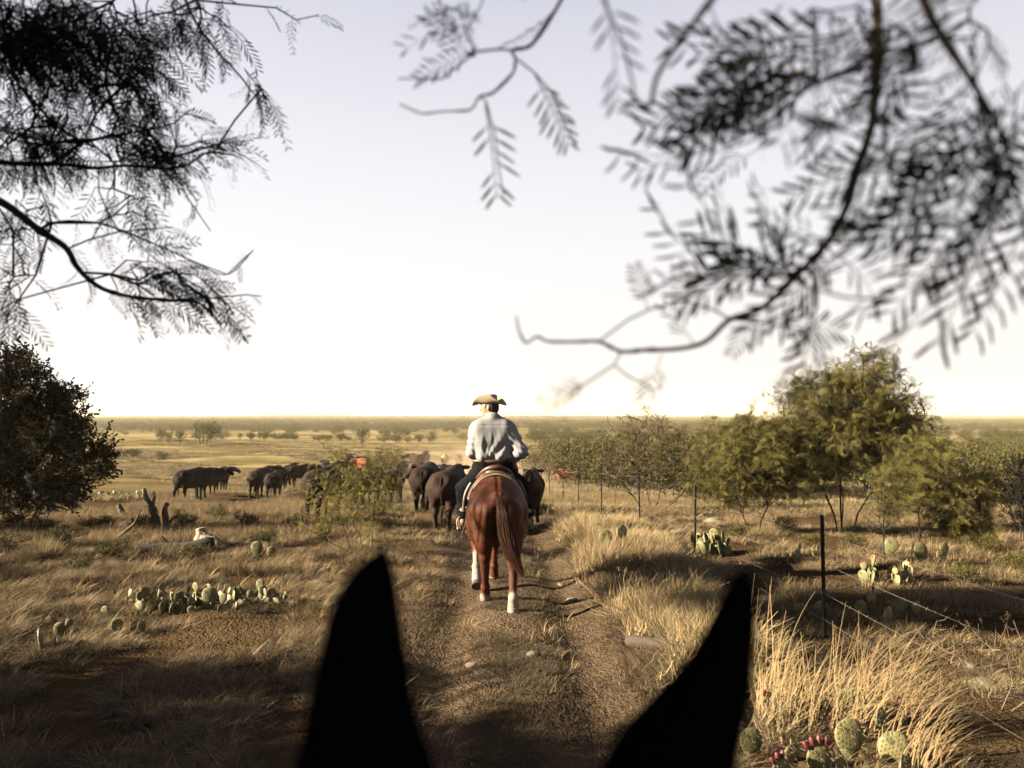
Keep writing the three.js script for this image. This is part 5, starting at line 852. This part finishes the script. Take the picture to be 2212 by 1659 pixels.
// ---------------------------------------------------------------- dead wood, stones, tall stalks
const deadWood = std(.11, .08, .058, .95, { bumpMap: barkBump, bumpScale: .01 }), bleached = std(.34, .27, .19, .9, { bumpMap: barkBump, bumpScale: .012 });
seed = 717;
const knob = (pts, r0, r1, n = 8) => { const t = tube(pts.map((p) => V(...p)), r0, r1, n, 12); t.rad = t.rad.map((r, i) => r * rr(.82, 1.18)); return t; };
{
  let t = thing('dead_stump', 'broken grey stump with two leaning prongs, left pasture', 'stump', onGround(345, 1148));
  part('trunk', tubes([knob([[-.05, -.1, 0], [-.12, .35, 0], [-.22, .62, .02]], .1, .07), knob([[-.2, .55, 0], [-.32, .78, 0], [-.36, .95, 0]], .06, .03), knob([[-.18, .55, 0], [-.12, .8, 0]], .05, .03)]), deadWood, t);
  part('snag', tubes([knob([[.15, -.1, 0], [.14, .25, .02], [.1, .5, 0], [.16, .62, 0]], .08, .05), knob([[.15, .1, 0], [.3, .3, 0], [.42, .34, .05]], .05, .015), knob([[.15, .05, 0], [-.15, .15, .1]], .06, .03)]), deadWood, t);
  part('bark_strip', tubes([knob([[-.36, .93, .03], [-.33, .75, .05], [-.27, .66, .05]], .035, .02, 5)]), bleached, t);
  t = thing('fallen_log', 'dark fallen log lying across the shaded left pasture', 'log', onGround(345, 1196)); part('trunk', tubes([knob([[-.95, .02, .15], [-.3, .07, .05], [.4, .1, 0], [.85, .16, -.1]], .07, .1, 9)]), barkDark, t); part('branch', tubes([knob([[.2, .1, 0], [.05, .3, .05]], .03, .01, 5)]), barkDark, t);
  t = thing('bleached_stump', 'pale weathered stump right of the fallen log', 'stump', onGround(445, 1178)); part('trunk', tubes([knob([[-.12, -.05, 0], [-.08, .18, 0], [-.1, .3, 0]], .12, .07, 9), knob([[-.05, .12, .02], [.15, .1, .05], [.35, -.02, .08]], .1, .04), knob([[-.05, .22, .04], [.1, .16, .06]], .05, .03)]), bleached, t);
  t = thing('brush_pile', 'heap of dark dead branches under the left shrub', 'brush pile', onGround(62, 1108)); const br = []; for (let k = 0; k < 34; k++) { const a = rr(0, 6.28), L = rr(.4, 1.1), y = rr(0, .45), x = rr(-.6, .6); br.push(knob([[x - Math.cos(a) * L, y * .4, -Math.sin(a) * L * .5], [x, y + .15, 0], [x + Math.cos(a) * L, y * rr(.2, 1.6), Math.sin(a) * L * .5]], rr(.02, .07), .015, 5)); } part('branches', tubes(br), barkDark, t); part('bleached_limb', tubes([knob([[.45, .05, .2], [.5, .4, .2], [.42, .75, .15], [.5, 1.0, .1]], .07, .03, 6)]), bleached, t);
  t = thing('dead_branch', 'crooked dead branch sticking up from the shaded grass', 'branch', onGround(270, 1172)); part('limb', tubes([knob([[-.25, -.02, 0], [0, .2, 0], [.15, .33, 0], [.3, .6, .05]], .04, .012, 6), knob([[.15, .33, 0], [.3, .38, 0]], .02, .01, 5)]), deadWood, t);
  t = thing('dead_branch', 'short dark snag standing left of the broken stump', 'branch', onGround(262, 1120)); part('limb', tubes([knob([[.1, -.05, 0], [0, .2, 0], [-.08, .36, 0]], .09, .05, 7)]), deadWood, t);
  t = thing('dead_branch', 'short split snag farthest left of the snags', 'branch', onGround(160, 1102)); part('limb', tubes([knob([[0, -.05, 0], [0, .22, 0], [-.05, .4, 0]], .08, .03, 7), knob([[.05, .05, 0], [.12, .32, 0]], .05, .02, 5)]), deadWood, t);
  t = thing('fallen_pole', 'half buried round pole in the hay by the right ear', 'log', onGround(1468, 1412)); part('trunk', tubes([knob([[-.4, .0, -.35], [0, .06, 0], [.3, .07, .25]], .05, .055, 8)]), std(.075, .055, .042, .95, { bumpMap: barkBump, bumpScale: .006 }), t);
}
function stone(label, px, py, s, flat = .55, name = 'stone') {
  const g = new THREE.IcosahedronGeometry(1, 4), p = g.attributes.position, k = rnd() * 50; for (let i = 0; i < p.count; i++) { const x = p.getX(i), y = p.getY(i), z = p.getZ(i), r = .72 + .5 * noise3(x * 1.3 + k, y * 1.3 + k, z * 1.3 + k) + .12 * noise3(x * 5 + k, y * 5, z * 5); p.setXYZ(i, x * r * s, y * r * s * flat * .75, z * r * s * .8); } g.computeVertexNormals();
  const t = tag(part(numbered(name), g, std(.23 * rr(.8, 1.1), .18, .125, .95, { bumpMap: relief2, bumpScale: .004 }), scene), label, 'stone'); t.position.copy(onGround(px, py)); t.rotation.y = rr(0, 6); return t;
}
const relief2 = tex(128, (u, v) => .5 * tiled(u, v, 10, 41) + .5 * tiled(u, v, 34, 42));
stone('pale flat stone in the grass left of the slender bush', 600, 1222, .09); stone('cream stone at the foot of a hay tuft, left of the left ear', 683, 1262, .13); stone('round brown stone above the cream one, left of the left ear', 700, 1240, .15, .8); stone('small pale stone under the cream one', 660, 1296, .08);
stone('angular pale stone on the lane between the ears', 1150, 1415, .05, .8); stone('flat buried stone on the lane, nearest the left ear', 1020, 1436, .06, .4); stone('flat lit rock at the right rut of the lane', 1235, 1298, .10, .5); stone('small lit stone above the flat rock at the rut', 1212, 1264, .05, .8);
stone('pale boulder behind the thick fence post', 1545, 1128, .3, .5, 'boulder'); stone('low pale rock left of the thick fence post', 1470, 1150, .22, .4, 'boulder'); stone('white stone in front of the thick post', 1518, 1172, .12, .8); stone('pale stone near the forked dry bush', 2095, 1440, .09); stone('flat grey stone at the lower right', 2130, 1482, .14, .5); stone('pale stone at the right edge of the shade', 2190, 1282, .1); stone('brown stone lying left of the cattle patch', 495, 1170, .1);
{ // arching bunch of long dry grass, bottom right
  seed = 818; const bunch = (p, n0, h, lean, label) => { const pos = [], idx = [], col = []; const n = Math.round(n0 * .6); for (let b = 0; b < n; b++) { const a = rr(0, 6.28), r = .2 * Math.sqrt(rnd()), hh = h * rr(.4, 1.1), dx = lean * rr(.2, 1.4) + gauss() * .25, dz = gauss() * .4, w = rr(.002, .0045), tone = rr(.6, 1.2), base = pos.length / 3, n2 = 8; for (let k = 0; k <= n2; k++) { const t = k / n2, o = t ** 1.9 * hh, y = hh * (t - .35 * Math.abs(dx) * t ** 2.4), ww = w * (1 - .8 * t); for (const q of [-1, 1]) { pos.push(Math.cos(a) * r + dx * o + ww * q, y - .03, Math.sin(a) * r + dz * o + ww * q * .5); col.push(.34 * tone, .245 * tone, .12 * tone); } if (k) { const i = base + 2 * k; idx.push(i - 2, i - 1, i, i - 1, i + 1, i); } } } const t = thing('bunchgrass', label, 'grass clump', p); part('blades', geo(pos, idx, col), grassMat, t); };
  bunch(onGround(1700, 1560), 190, .62, .35, 'bunch of long dry grass at the right ear, leftmost of the arching bunches'); bunch(onGround(1830, 1585), 230, .82, .75, 'largest arching bunch of long dry grass, bottom right'); bunch(onGround(1925, 1575), 150, .78, .95, 'arching bunch leaning furthest right over dark ground'); bunch(onGround(1960, 1650), 120, .6, .8, 'low bunch of long grass at the bottom right edge'); bunch(onGround(1500, 1235), 60, .5, .3, 'upright stiff stalks of dry grass at the foot of the thick post'); bunch(onGround(1990, 1300), 120, .45, .4, 'loose dry bunch among the fruited prickly pears'); bunch(onGround(1640, 1470), 30, .8, .1, 'a few tall thin stalks just right of the right ear');
}

// ---------------------------------------------------------------- dust raised by the herd: fine specks drifting over the lane
{
  seed = 919; const list = [], m = new THREE.Matrix4(), g = new THREE.OctahedronGeometry(.00115, 0);
  for (let k = 0; k < 780000; k++) {
    const f = 21 + 50 * rnd() ** .9, wid = .9 + f * .055, x = trackX(f) - .5 - .028 * f + gauss() * wid * 1.1, hgt = (.25 + f * .012) * (-Math.log(1 - rnd() * .98)); if (fbm(x * .8, f * .35 + hgt, 141) < .40) continue;
    const s = .8 + f / 18; list.push([m.clone().makeScale(s, s, s).setPosition(x, H(x, -f) + hgt, -f), null]);
  }
  const d = thing('dust_cloud', 'pale dust hanging over the lane around the herd', 'dust'); d.userData.kind = 'stuff'; copies('specks', g, std(.9, .72, .5, 1), list, d);
}

scene.traverse((o) => { if (o.isMesh) { o.castShadow = true; o.receiveShadow = true; } });
renderer.render(scene, camera);
